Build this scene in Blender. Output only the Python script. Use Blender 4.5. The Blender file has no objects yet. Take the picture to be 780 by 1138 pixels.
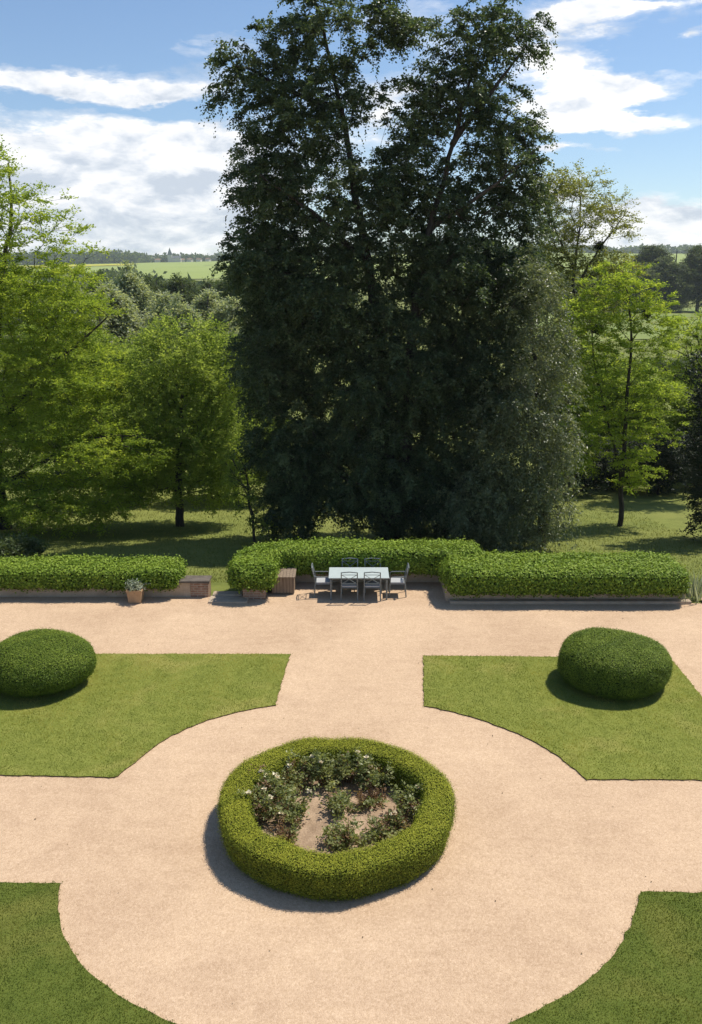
import bpy, math, random
import numpy as np
from mathutils import Vector, Matrix

random.seed(7)
RNG = np.random.default_rng(11)
SC = bpy.context.scene
COL = SC.collection
R = math.radians

# ------------------------------------------------------------------ camera
CAM_H, FPX, IW, IH, HORIZ = 9.5, 985.0, 780.0, 1138.0, 305.0
PITCH = math.atan((IH / 2 - HORIZ) / FPX)
_c, _s = math.cos(PITCH), math.sin(PITCH)
cam = bpy.data.cameras.new('camera')
cam.sensor_fit = 'VERTICAL'
cam.sensor_height = 36.0
cam.lens = FPX / IH * 36.0
cam.clip_start, cam.clip_end = 0.1, 20000
camo = bpy.data.objects.new('camera', cam)
camo.location = (0, 0, CAM_H)
camo.rotation_euler = (math.pi / 2 - PITCH, 0, 0)
COL.objects.link(camo)
SC.camera = camo


def ray(px, py):
    u = (px - IW / 2) / FPX
    v = (py - IH / 2) / FPX
    return np.array([u, _c - v * _s, -(_s + v * _c)])


def P(px, py, z=0.0):
    """survey point: where the sight line meets height z"""
    r = ray(px, py)
    t = (z - CAM_H) / r[2]
    return np.array([r[0] * t, r[1] * t, z])


def PY(px, py, Y):
    r = ray(px, py)
    t = Y / r[1]
    return np.array([r[0] * t, Y, CAM_H + r[2] * t])


# ------------------------------------------------------------------ terrain height
_ty = np.array([-80, 26.0, 29, 40, 70, 120, 200, 520, 900, 1500, 2000, 2400, 3000, 4500])
_tz = np.array([-.06, -.06, -.45, -2.0, -4.6, -7.2, -7.5, -7.5, 0, 22, 41, 52, 49, 34])
_dy = np.linspace(-80, 4500, 9161)
_dz = np.interp(_dy, _ty, _tz)
_k = np.ones(13) / 13
_dz2 = np.convolve(np.pad(_dz, 6, mode='edge'), _k, mode='valid')
_dz3 = np.convolve(np.pad(_dz, 150, mode='edge'), np.ones(301) / 301, mode='valid')
_w = np.clip((_dy - 150) / 200, 0, 1)
_dz = np.where(_dy < 26.0, -.06, _dz2 * (1 - _w) + _dz3 * _w)


def tz(x, y):
    x = np.asarray(x, float)
    y = np.asarray(y, float)
    z = np.interp(y, _dy, _dz)
    f = np.clip((y - 30) / 60, 0, 1)
    z = z + f * .35 * (np.sin(x * .11 + 1.3) * np.cos(y * .09) + .5 * np.sin(x * .23 + y * .17))
    g = np.clip((y - 700) / 1200, 0, 1)
    z = z + g * (6 * np.sin(x * .0023 + .8) + 3 * np.sin(x * .006 + y * .003)) + g * np.clip(x, -1500, 1500) * .013
    return z


# ------------------------------------------------------------------ object helpers
def tag(o, label=None, cat=None, group=None, kind=None):
    if label:
        o['label'] = label
    if cat:
        o['category'] = cat
    if group:
        o['group'] = group
    if kind:
        o['kind'] = kind
    return o


def thing(name, label, cat, loc=(0, 0, 0), rz=0.0, group=None):
    o = bpy.data.objects.new(name, None)
    o.empty_display_size = .2
    COL.objects.link(o)
    o.location = loc
    o.rotation_euler = (0, 0, rz)
    return tag(o, label, cat, group)


def link(name, me, parent=None, loc=None):
    o = bpy.data.objects.new(name, me)
    COL.objects.link(o)
    if parent is not None:
        o.parent = parent
    if loc is not None:
        o.location = loc
    return o


def copy_thing(src, loc, rz=0.0, scale=None, label=None):
    c = src.copy()
    COL.objects.link(c)
    c.location = loc
    c.rotation_euler = (0, 0, rz)
    if scale is not None:
        c.scale = scale
    if label:
        c['label'] = label
    for ch in list(src.children):
        d = ch.copy()
        COL.objects.link(d)
        d.parent = c
        for g in list(ch.children):
            e = g.copy()
            COL.objects.link(e)
            e.parent = d
    return c


def np_mesh(name, V, loops, starts, totals, mats, midx=None, attrs=None, smooth=False):
    me = bpy.data.meshes.new(name)
    V = np.ascontiguousarray(V, dtype=np.float32)
    me.vertices.add(len(V))
    me.vertices.foreach_set('co', V.ravel())
    me.loops.add(len(loops))
    me.loops.foreach_set('vertex_index', np.asarray(loops, dtype=np.int32))
    me.polygons.add(len(starts))
    me.polygons.foreach_set('loop_start', np.asarray(starts, dtype=np.int32))
    try:
        me.polygons.foreach_set('loop_total', np.asarray(totals, dtype=np.int32))
    except Exception:
        pass
    for m in mats:
        me.materials.append(m)
    if midx is not None:
        me.polygons.foreach_set('material_index', np.asarray(midx, dtype=np.int32))
    me.polygons.foreach_set('use_smooth', np.full(len(starts), bool(smooth)) if np.isscalar(smooth) or isinstance(smooth, bool) else smooth)
    me.update(calc_edges=True)
    if attrs:
        for k, a in attrs.items():
            at = me.attributes.new(k, 'FLOAT', 'FACE')
            at.data.foreach_set('value', np.asarray(a, dtype=np.float32))
    me.validate()
    return me


class Geo:
    """collects polygons of any kind"""

    def __init__(self):
        self.V = []
        self.F = []   # list of (faces array, material index, tint array, smooth)
        self.n = 0

    def add(self, V, F, mi=0, tint=None, smooth=False):
        V = np.asarray(V, float).reshape(-1, 3)
        F = np.asarray(F, int)
        self.V.append(V)
        self.F.append((F + self.n, mi, np.full(len(F), .5) if tint is None else np.asarray(tint, float), smooth))
        self.n += len(V)
        return self

    def box(self, lo, hi, mi=0, jit=0.0):
        x0, y0, z0 = lo
        x1, y1, z1 = hi
        V = [(x0, y0, z0), (x1, y0, z0), (x1, y1, z0), (x0, y1, z0), (x0, y0, z1), (x1, y0, z1), (x1, y1, z1), (x0, y1, z1)]
        F = [(0, 3, 2, 1), (4, 5, 6, 7), (0, 1, 5, 4), (1, 2, 6, 5), (2, 3, 7, 6), (3, 0, 4, 7)]
        return self.add(V, F, mi)

    def prism(self, poly, z0, z1, mi=0):
        n = len(poly)
        V = [(p[0], p[1], z0) for p in poly] + [(p[0], p[1], z1) for p in poly]
        self.add(V, [(i, (i + 1) % n, n + (i + 1) % n, n + i) for i in range(n)], mi)
        return self

    def tube(self, pts, rad, sides=8, mi=0, caps=True, smooth=True):
        pts = np.asarray(pts, float)
        n = len(pts)
        rad = np.full(n, rad) if np.isscalar(rad) else np.asarray(rad, float)
        V = []
        T = np.gradient(pts, axis=0)
        T /= np.linalg.norm(T, axis=1)[:, None] + 1e-9
        ref = np.array([0, 0, 1.0]) if abs(T[0][2]) < .9 else np.array([1.0, 0, 0])
        for i in range(n):
            a = np.cross(T[i], ref)
            a /= np.linalg.norm(a) + 1e-9
            b = np.cross(T[i], a)
            for k in range(sides):
                an = 2 * math.pi * k / sides
                V.append(pts[i] + rad[i] * (math.cos(an) * a + math.sin(an) * b))
        F = []
        for i in range(n - 1):
            for k in range(sides):
                k2 = (k + 1) % sides
                F.append((i * sides + k, i * sides + k2, (i + 1) * sides + k2, (i + 1) * sides + k))
        self.add(V, F, mi, smooth=smooth)
        if caps:
            for i in (0, n - 1):
                V2 = V[i * sides:(i + 1) * sides]
                cc = np.mean(V2, axis=0)
                self.add(list(V2) + [cc], [(k, (k + 1) % sides, sides) for k in range(sides)], mi)
        return self

    def mesh(self, name, mats):
        V = np.concatenate(self.V)
        loops, starts, tot, mi, ti, sm = [], [], [], [], [], []
        pos = 0
        for F, m, t, s in self.F:
            k = F.shape[1]
            loops.append(F.ravel())
            starts.append(pos + np.arange(len(F)) * k)
            tot.append(np.full(len(F), k))
            mi.append(np.full(len(F), m))
            ti.append(t)
            sm.append(np.full(len(F), bool(s)))
            pos += len(F) * k
        return np_mesh(name, V, np.concatenate(loops), np.concatenate(starts), np.concatenate(tot), mats,
                       np.concatenate(mi), {'tint': np.concatenate(ti)}, np.concatenate(sm))


# ------------------------------------------------------------------ materials
def mat(name):
    m = bpy.data.materials.new(name)
    m.use_nodes = True
    nt = m.node_tree
    nt.nodes.clear()
    return m, nt, nt.nodes, nt.links


def nd(nt, t, **kw):
    n = nt.nodes.new(t)
    for k, v in kw.items():
        setattr(n, k, v)
    return n


def ramp(nt, fac, stops):
    n = nt.nodes.new('ShaderNodeValToRGB')
    cr = n.color_ramp
    while len(cr.elements) > len(stops):
        cr.elements.remove(cr.elements[-1])
    while len(cr.elements) < len(stops):
        cr.elements.new(.5)
    for e, (p, c) in zip(cr.elements, stops):
        e.position = p
        e.color = (*c, 1) if len(c) == 3 else c
    nt.links.new(fac, n.inputs[0])
    return n.outputs[0]


def noise(nt, vec, scale, detail=4, rough=.55, dist=0.0):
    n = nt.nodes.new('ShaderNodeTexNoise')
    n.inputs['Scale'].default_value = scale
    n.inputs['Detail'].default_value = detail
    n.inputs['Roughness'].default_value = rough
    n.inputs['Distortion'].default_value = dist
    if vec is not None:
        nt.links.new(vec, n.inputs['Vector'])
    return n.outputs['Fac']


def math_n(nt, op, a, b=None, clamp=False):
    n = nt.nodes.new('ShaderNodeMath')
    n.operation = op
    n.use_clamp = clamp
    for i, v in enumerate((a, b)):
        if v is None:
            continue
        if isinstance(v, (int, float)):
            n.inputs[i].default_value = v
        else:
            nt.links.new(v, n.inputs[i])
    return n.outputs[0]


def mixc(nt, fac, a, b, blend='MIX'):
    n = nt.nodes.new('ShaderNodeMix')
    n.data_type = 'RGBA'
    n.blend_type = blend
    for sock, v in ((n.inputs[0], fac), (n.inputs[6], a), (n.inputs[7], b)):
        if isinstance(v, (int, float)):
            sock.default_value = v
        elif isinstance(v, tuple):
            sock.default_value = (*v, 1)
        else:
            nt.links.new(v, sock)
    return n.outputs[2]


def bump(nt, height, strength=.5, dist=.01):
    n = nt.nodes.new('ShaderNodeBump')
    n.inputs['Strength'].default_value = strength
    n.inputs['Distance'].default_value = dist
    nt.links.new(height, n.inputs['Height'])
    return n.outputs[0]


def surface(name, build, rough=.9, spec=.3, metal=0.0):
    """build(nt, position) -> (colour socket, normal socket or None)"""
    m, nt, ns, ls = mat(name)
    out = ns.new('ShaderNodeOutputMaterial')
    bs = ns.new('ShaderNodeBsdfPrincipled')
    bs.inputs['Roughness'].default_value = rough
    bs.inputs['Specular IOR Level'].default_value = spec
    bs.inputs['Metallic'].default_value = metal
    tc = ns.new('ShaderNodeTexCoord')
    c, n = build(nt, tc.outputs['Object'])
    ls.new(c, bs.inputs['Base Color'])
    if n is not None:
        ls.new(n, bs.inputs['Normal'])
    ls.new(bs.outputs[0], out.inputs[0])
    return m


def leaf_mat(name, dark, mid, light, trans=.35, gloss=.35, rough=.45, transcol=None):
    m, nt, ns, ls = mat(name)
    out = ns.new('ShaderNodeOutputMaterial')
    at = nd(nt, 'ShaderNodeAttribute', attribute_name='tint')
    col = ramp(nt, at.outputs['Fac'], [(0.0, dark), (.5, mid), (1.0, light)])
    bs = ns.new('ShaderNodeBsdfPrincipled')
    bs.inputs['Roughness'].default_value = rough
    bs.inputs['Specular IOR Level'].default_value = gloss
    ls.new(col, bs.inputs['Base Color'])
    tr = ns.new('ShaderNodeBsdfTranslucent')
    tc = mixc(nt, 1.0, col, transcol or (1.5, 1.45, .7), 'MULTIPLY')
    ls.new(tc, tr.inputs['Color'])
    mx = ns.new('ShaderNodeMixShader')
    mx.inputs[0].default_value = trans
    ls.new(bs.outputs[0], mx.inputs[1])
    ls.new(tr.outputs[0], mx.inputs[2])
    ls.new(mx.outputs[0], out.inputs[0])
    return m


def plain(name, c1, c2, scale=6.0, rough=.8, spec=.3, metal=0.0, bstr=.3, bdist=.004):
    def b(nt, p):
        f = noise(nt, p, scale, 5, .6)
        f2 = noise(nt, p, scale * 9, 3, .6)
        f3 = math_n(nt, 'ADD', math_n(nt, 'MULTIPLY', f, .65), math_n(nt, 'MULTIPLY', f2, .35))
        return ramp(nt, f3, [(.3, c1), (.7, c2)]), bump(nt, f2, bstr, bdist)
    return surface(name, b, rough, spec, metal)


def gravel_build(nt, p):
    big = noise(nt, p, .35, 4, .6, .4)
    mid = noise(nt, p, 3.0, 4, .65)
    sep = nd(nt, 'ShaderNodeMapping')
    sep.inputs['Scale'].default_value = (.6, 3.2, 1)
    nt.links.new(p, sep.inputs['Vector'])
    streak = noise(nt, sep.outputs[0], 1.6, 6, .68, .3)
    vo = nd(nt, 'ShaderNodeTexVoronoi')
    vo.inputs['Scale'].default_value = 62
    nt.links.new(p, vo.inputs['Vector'])
    vo2 = nd(nt, 'ShaderNodeTexVoronoi')
    vo2.inputs['Scale'].default_value = 27
    nt.links.new(p, vo2.inputs['Vector'])
    fine = noise(nt, p, 110, 3, .7)
    stone = ramp(nt, vo.outputs['Color'], [(0, (.36, .25, .155)), (.4, (.49, .355, .235)), (.75, (.57, .425, .29)), (1, (.68, .53, .385))])
    stone2 = ramp(nt, vo2.outputs['Color'], [(0, (.42, .30, .19)), (.5, (.53, .39, .26)), (1, (.63, .475, .33))])
    c = mixc(nt, .42, stone, stone2)
    grain = noise(nt, p, 17, 3, .75)
    v = math_n(nt, 'ADD', math_n(nt, 'MULTIPLY', big, .42), math_n(nt, 'MULTIPLY', mid, .2))
    v = math_n(nt, 'ADD', v, math_n(nt, 'MULTIPLY', grain, .26))
    v = math_n(nt, 'ADD', v, math_n(nt, 'MULTIPLY', streak, .16))
    tone = ramp(nt, v, [(.36, (.80, .735, .70)), (.5, (1.0, .965, .945)), (.63, (1.15, 1.13, 1.11))])
    c = mixc(nt, 1.0, c, tone, 'MULTIPLY')
    h = math_n(nt, 'ADD', math_n(nt, 'MULTIPLY', vo.outputs['Distance'], -1.2), math_n(nt, 'MULTIPLY', fine, .5))
    h = math_n(nt, 'ADD', h, math_n(nt, 'MULTIPLY', mid, 1.2))
    return c, bump(nt, h, .42, .010)


def lawn_build(dark, mid, light, dry, soil=(.10, .075, .045)):
    def b(nt, p):
        big = noise(nt, p, .55, 4, .6, .5)
        mid_ = noise(nt, p, 3.2, 5, .65)
        fine = noise(nt, p, 55, 4, .7)
        f = math_n(nt, 'ADD', math_n(nt, 'MULTIPLY', mid_, .5), math_n(nt, 'MULTIPLY', fine, .5))
        c = ramp(nt, f, [(.3, dark), (.5, mid), (.72, light)])
        d = ramp(nt, big, [(.5, (0, 0, 0)), (.72, (1, 1, 1))])
        c = mixc(nt, math_n(nt, 'MULTIPLY', d, .6), c, dry)
        return c, bump(nt, fine, .6, .02)
    return b


def ground_build(nt, p):
    big = noise(nt, p, .09, 4, .6, .6)
    mid_ = noise(nt, p, 1.2, 5, .65)
    fine = noise(nt, p, 26, 4, .7)
    f = math_n(nt, 'ADD', math_n(nt, 'MULTIPLY', mid_, .55), math_n(nt, 'MULTIPLY', fine, .45))
    c = ramp(nt, f, [(.3, (.085, .105, .025)), (.5, (.155, .18, .042)), (.72, (.23, .24, .065))])
    d = ramp(nt, big, [(.42, (0, 0, 0)), (.65, (1, 1, 1))])
    c = mixc(nt, math_n(nt, 'MULTIPLY', d, .4), c, (.24, .24, .07))
    return c, bump(nt, f, .5, .05)


def brick_build(c1, c2, mortar, scale=1.0, bw=.23, bh=.075):
    def b(nt, p):
        mp = nd(nt, 'ShaderNodeMapping')
        mp.inputs['Rotation'].default_value = (R(90), 0, 0)
        nt.links.new(p, mp.inputs['Vector'])
        br = nd(nt, 'ShaderNodeTexBrick')
        br.inputs['Scale'].default_value = scale
        br.inputs['Brick Width'].default_value = bw
        br.inputs['Row Height'].default_value = bh
        br.inputs['Mortar Size'].default_value = .012
        br.inputs['Color1'].default_value = (*c1, 1)
        br.inputs['Color2'].default_value = (*c2, 1)
        br.inputs['Mortar'].default_value = (*mortar, 1)
        nt.links.new(mp.outputs[0], br.inputs['Vector'])
        n1 = noise(nt, p, 5, 5, .65)
        t = ramp(nt, n1, [(.3, (.65, .63, .6)), (.7, (1.15, 1.12, 1.08))])
        return mixc(nt, 1.0, br.outputs['Color'], t, 'MULTIPLY'), bump(nt, br.outputs['Fac'], -.5, .01)
    return b


def wood_build(nt, p):
    mp = nd(nt, 'ShaderNodeMapping')
    mp.inputs['Scale'].default_value = (14, 14, 1.2)
    nt.links.new(p, mp.inputs['Vector'])
    n1 = noise(nt, mp.outputs[0], 2.0, 5, .6, .8)
    w = nd(nt, 'ShaderNodeTexWave')
    w.bands_direction = 'X'
    w.inputs['Scale'].default_value = 3.2
    nt.links.new(p, w.inputs['Vector'])
    seam = ramp(nt, w.outputs['Fac'], [(.0, (.35, .35, .35)), (.07, (1, 1, 1))])
    c = ramp(nt, n1, [(.3, (.16, .115, .08)), (.6, (.27, .205, .145)), (.8, (.35, .28, .21))])
    return mixc(nt, 1.0, c, seam, 'MULTIPLY'), bump(nt, n1, .4, .01)


def bark_build(c1, c2):
    def b(nt, p):
        mp = nd(nt, 'ShaderNodeMapping')
        mp.inputs['Scale'].default_value = (5, 5, 1)
        nt.links.new(p, mp.inputs['Vector'])
        n1 = noise(nt, mp.outputs[0], 2.5, 5, .65, .5)
        return ramp(nt, n1, [(.3, c1), (.7, c2)]), bump(nt, n1, .8, .03)
    return b


M = {}
M['gravel'] = surface('gravel', gravel_build, .95, .15)
M['ground'] = surface('meadow_grass', ground_build, .95, .15)
M['lawn_hi'] = surface('lawn_pale', lawn_build((.11, .13, .024), (.19, .215, .042), (.26, .265, .065), (.34, .295, .09)), .95, .15)  # paler, yellower turf of the upper lawns
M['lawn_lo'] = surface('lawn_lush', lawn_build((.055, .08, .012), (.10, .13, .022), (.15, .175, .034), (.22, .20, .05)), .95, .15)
M['soil'] = plain('soil_edge', (.07, .05, .03), (.17, .12, .075), 9, .95, .1, bstr=.8, bdist=.02)
M['bed_soil'] = plain('bed_soil', (.20, .135, .085), (.50, .365, .25), 3.5, .95, .1, bstr=.8, bdist=.02)
M['render'] = plain('lime_render', (.34, .26, .18), (.54, .44, .33), 3.0, .9, .2, bstr=.5, bdist=.01)
M['stone'] = plain('worn_stone', (.36, .28, .20), (.52, .42, .31), 4.0, .9, .2, bstr=.6, bdist=.01)
M['dark_coping'] = plain('mossy_coping', (.07, .06, .05), (.19, .16, .135), 5.0, .9, .2, bstr=.6, bdist=.01)
M['brick'] = surface('old_brick', brick_build((.25, .14, .095), (.34, .22, .155), (.36, .31, .25)), .9, .2)
M['wood'] = surface('weathered_wood', wood_build, .8, .25)
M['terracotta'] = plain('terracotta', (.36, .225, .125), (.50, .34, .20), 6, .85, .2)
M['bark_dark'] = surface('bark_dark', bark_build((.028, .024, .02), (.085, .072, .06)), .9, .2)
M['bark_grey'] = surface('bark_grey', bark_build((.06, .052, .043), (.16, .14, .115)), .9, .2)
M['metal'] = plain('grey_painted_metal', (.125, .145, .145), (.19, .215, .21), 20, .45, .5, .0, .1, .001)
M['cushion'] = plain('grey_cushion', (.34, .35, .35), (.45, .46, .46), 30, .9, .2)
M['tabletop'] = plain('frosted_glass_top', (.44, .50, .50), (.52, .58, .57), 8, .22, .5, 0, .02, .001)
M['petal'] = plain('white_petal', (.72, .62, .42), (.80, .73, .54), 30, .6, .3)
M['wall_house'] = plain('house_wall', (.55, .50, .43), (.68, .63, .55), .5, .9, .2)
M['roof_house'] = plain('house_roof', (.20, .12, .09), (.28, .17, .12), .6, .9, .2)
M['slate'] = plain('slate_spire', (.10, .11, .12), (.16, .17, .18), .6, .7, .3)
M['rape'] = plain('rape_crop', (.36, .34, .035), (.50, .46, .05), .02, .95, .1, bstr=0, bdist=.01)
M['crop'] = plain('green_crop', (.235, .29, .075), (.30, .355, .10), .012, .95, .1, bstr=0, bdist=.01)
M['crop2'] = plain('meadow_crop', (.16, .21, .06), (.24, .275, .085), .03, .95, .1, bstr=0, bdist=.01)

M['beech'] = leaf_mat('beech_leaf', (.032, .054, .022), (.068, .106, .044), (.15, .195, .09), .40, .45, .40)
M['silver'] = leaf_mat('silver_leaf', (.07, .095, .042), (.14, .17, .085), (.24, .265, .14), .38, .5, .38)
M['acacia'] = leaf_mat('acacia_leaf', (.15, .215, .030), (.265, .35, .055), (.40, .455, .09), .6, .12, .55, (1.5, 1.45, .75))
M['acacia_pale'] = leaf_mat('pale_spring_leaf', (.15, .17, .045), (.23, .25, .07), (.32, .33, .11), .5, .3, .5)
M['maple'] = leaf_mat('fresh_leaf', (.13, .185, .040), (.235, .305, .070), (.34, .40, .105), .6, .12, .55, (1.5, 1.48, .85))
M['willow'] = leaf_mat('willow_leaf', (.22, .26, .16), (.33, .37, .24), (.45, .48, .33), .5, .35, .5)
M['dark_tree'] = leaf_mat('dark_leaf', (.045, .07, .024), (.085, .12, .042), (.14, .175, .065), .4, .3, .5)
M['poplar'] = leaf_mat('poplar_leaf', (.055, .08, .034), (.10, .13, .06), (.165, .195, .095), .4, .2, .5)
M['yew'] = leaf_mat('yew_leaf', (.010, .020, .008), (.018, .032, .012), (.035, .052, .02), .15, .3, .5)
M['ivy'] = leaf_mat('ivy_leaf', (.05, .10, .012), (.15, .235, .022), (.28, .37, .045), .16, .18, .5)
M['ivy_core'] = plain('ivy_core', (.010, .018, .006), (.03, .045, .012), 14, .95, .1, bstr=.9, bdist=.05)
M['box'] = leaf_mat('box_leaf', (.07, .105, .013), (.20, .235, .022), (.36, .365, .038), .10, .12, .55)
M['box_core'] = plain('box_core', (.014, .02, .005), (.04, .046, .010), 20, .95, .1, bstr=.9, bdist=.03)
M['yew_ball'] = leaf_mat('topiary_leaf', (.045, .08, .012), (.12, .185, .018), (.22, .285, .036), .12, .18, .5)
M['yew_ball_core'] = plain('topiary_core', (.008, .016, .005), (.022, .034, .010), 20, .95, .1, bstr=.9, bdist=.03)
M['rose_leaf'] = leaf_mat('rose_leaf', (.11, .135, .045), (.23, .26, .095), (.40, .41, .18), .45, .4, .4)
M['rose_red'] = leaf_mat('rose_red_leaf', (.14, .08, .045), (.25, .15, .085), (.34, .24, .13), .4, .4, .4)
M['sage'] = leaf_mat('silver_sage_leaf', (.20, .24, .18), (.31, .35, .27), (.44, .47, .39), .3, .2, .6)
M['dry_leaf'] = leaf_mat('dry_leaf', (.05, .03, .015), (.12, .075, .035), (.20, .14, .06), .2, .2, .6)
M['grass_hi'] = leaf_mat('grass_pale', (.105, .14, .020), (.215, .245, .042), (.42, .38, .105), .40, .1, .6)  # blades of the paler upper lawns
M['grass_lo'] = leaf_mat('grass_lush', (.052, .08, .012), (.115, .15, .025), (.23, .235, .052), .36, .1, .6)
M['grass_far'] = leaf_mat('grass_meadow', (.10, .12, .028), (.17, .19, .05), (.25, .25, .08), .35, .25, .5)


# ------------------------------------------------------------------ foliage
def unit(a):
    return a / (np.linalg.norm(a, axis=-1, keepdims=True) + 1e-9)


def rand_unit(n):
    return unit(RNG.normal(size=(n, 3)))


def leaf_quads(geo, C, D, N, L, W, tint, mi=0):
    """kite shaped leaves: base point C, long axis D, face normal N"""
    D = unit(D)
    S = unit(np.cross(D, N))
    N2 = np.cross(S, D)
    L = np.broadcast_to(L, len(C))[:, None]
    W = np.broadcast_to(W, len(C))[:, None]
    a = C
    b = C + D * L * .45 + S * W * .5 + N2 * W * .12
    c = C + D * L
    d = C + D * L * .45 - S * W * .5 + N2 * W * .12
    V = np.stack([a, b, c, d], 1).reshape(-1, 3)
    F = np.arange(len(C) * 4).reshape(-1, 4)
    geo.add(V, F, mi, tint)


def sprays(geo, tips, outward, twigs=9, per=12, length=.55, leaf=.12, aspect=.6, droop=.25, flat=.35, up=.9, spread=1.0, tint_mu=.5, tint_c=.18, tint_l=.15, mi=0):
    """twiglets fanning out of each branch tip, leaves set along both sides of each"""
    n = len(tips)
    tm = RNG.normal(0, tint_c, n)
    d = RNG.normal(size=(n, twigs, 3))
    d[..., 2] *= flat
    d = unit(d * spread + outward[:, None, :] * .75)
    ln = length * RNG.uniform(.45, 1.25, (n, twigs, 1, 1))
    t = (np.arange(per)[None, None, :, None] + RNG.uniform(0, 1, (n, twigs, per, 1))) / per
    side = np.where(np.arange(per) % 2 == 0, 1.0, -1.0)[None, None, :, None]
    hor = unit(np.cross(d, np.array([0, 0, 1.0])))
    pos = tips[:, None, None, :] + d[:, :, None, :] * ln * t
    pos[..., 2] -= (droop * ln * t ** 2)[..., 0]
    pos = pos + RNG.normal(0, leaf * .28, pos.shape)
    ld = d[:, :, None, :] * .7 + hor[:, :, None, :] * side * .9 + RNG.normal(0, .35, pos.shape)
    ld[..., 2] -= droop * 1.0
    N = RNG.normal(0, .55, pos.shape)
    N[..., 2] += up
    k = n * twigs * per
    tint = tint_mu + np.broadcast_to(tm[:, None, None], (n, twigs, per)).ravel() + RNG.normal(0, tint_l, k)
    L = leaf * RNG.uniform(.65, 1.25, k)
    leaf_quads(geo, pos.reshape(-1, 3), ld.reshape(-1, 3), unit(N).reshape(-1, 3), L, L * aspect, np.clip(tint, 0, 1), mi)


def grow(stems, attract, upw=1.5, arch=.25, seg=.55, jitter=.06, r_tip=.012, expo=2.05, start=.12):
    """stems: list of (points, r0, r1); attract: targets the branches reach for"""
    pos, par, tan, isstem, rmin = [], [], [], [], []
    for pts, r0, r1, pp in stems:
        pts = np.asarray(pts, float)
        dense = [pts[0]]
        for a, b in zip(pts[:-1], pts[1:]):
            m = max(2, int(np.linalg.norm(b - a) / .5))
            for k in range(1, m + 1):
                dense.append(a + (b - a) * k / m)
        dense = np.array(dense)
        if len(dense) > 6:
            for _ in range(4):
                dense[1:-1] = .25 * dense[:-2] + .5 * dense[1:-1] + .25 * dense[2:]
        w = RNG.normal(0, .03, dense.shape)
        w[0] = 0
        dense = dense + w
        base = len(pos)
        for i, q in enumerate(dense):
            pos.append(q)
            if i == 0:
                if pp < 0 or not pos[:-1]:
                    par.append(-1)
                else:
                    par.append(int(np.argmin(np.linalg.norm(np.array(pos[:-1]) - q, axis=1))))
            else:
                par.append(base + i - 1)
            tan.append(unit(dense[min(i + 1, len(dense) - 1)] - dense[max(i - 1, 0)]))
            isstem.append(i / len(dense))
            rmin.append(r0 + (r1 - r0) * i / (len(dense) - 1))
    P0 = np.zeros((60000, 3))
    T0 = np.zeros((60000, 3))
    n = len(pos)
    P0[:n] = pos
    T0[:n] = tan
    ok = np.ones(60000, bool)
    for i in range(n):
        if isstem[i] < start:
            ok[i] = False
    stemP = P0[:n].copy()
    dd = np.array([np.min(np.linalg.norm(stemP - a, axis=1)) for a in attract])
    tips, tdir = [], []
    for a in attract[np.argsort(dd)]:
        v = a - P0[:n]
        dist = np.linalg.norm(v, axis=1) + 1e-6
        cosang = (v * T0[:n]).sum(1) / dist
        cost = dist * (1.35 - .45 * cosang) + upw * np.clip(P0[:n, 2] - a[2] + .25 * dist, 0, None)
        cost[~ok[:n]] = 1e9
        j = int(np.argmin(cost))
        p0 = P0[j]
        m = max(1, int(dist[j] / seg))
        ctrl = p0 + (a - p0) * .45 + np.array([0, 0, arch * dist[j]]) + T0[j] * .15 * dist[j]
        prev = j
        for k in range(1, m + 1):
            t = k / m
            q = (1 - t) ** 2 * p0 + 2 * t * (1 - t) * ctrl + t * t * a
            if k < m:
                q = q + RNG.normal(0, jitter, 3)
            P0[n] = q
            T0[n] = unit(q - P0[prev])
            par.append(prev)
            rmin.append(0)
            prev = n
            n += 1
        tips.append(a)
        tdir.append(T0[prev])
    rad = np.zeros(n)
    acc = np.zeros(n)
    nch = np.zeros(n, int)
    for i in range(n):
        if par[i] >= 0:
            nch[par[i]] += 1
    for i in range(n - 1, -1, -1):
        r = r_tip if nch[i] == 0 else acc[i] ** (1 / expo)
        r = max(r, rmin[i])
        rad[i] = r
        if par[i] >= 0:
            acc[par[i]] += r ** expo if rmin[i] == 0 else 0
    return P0[:n], np.array(par), rad, np.array(tips), np.array(tdir)


def tree_tubes(geo, pos, par, rad, sides=6, mi=0, rcut=0.0):
    idx = np.where((par >= 0) & (rad > rcut))[0]
    a = pos[par[idx]]
    b = pos[idx]
    rb = rad[idx]
    ra = np.minimum(rad[par[idx]], rb * 1.45)
    t = unit(b - a)
    b = b + t * rb[:, None] * .35
    ref = np.where(np.abs(t[:, 2:3]) < .9, np.array([[0, 0, 1.0]]), np.array([[1.0, 0, 0]]))
    u = unit(np.cross(t, ref))
    v = np.cross(t, u)
    an = np.arange(sides) * 2 * math.pi / sides
    ring = np.cos(an)[None, :, None] * u[:, None, :] + np.sin(an)[None, :, None] * v[:, None, :]
    V = np.concatenate([a[:, None, :] + ring * ra[:, None, None], b[:, None, :] + ring * rb[:, None, None]], 1)
    k = np.arange(sides)
    k2 = (k + 1) % sides
    f = np.stack([k, k2, k2 + sides, k + sides], 1)
    F = (np.arange(len(idx))[:, None, None] * 2 * sides + f[None]).reshape(-1, 4)
    geo.add(V.reshape(-1, 3), F, mi, smooth=True)


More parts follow.
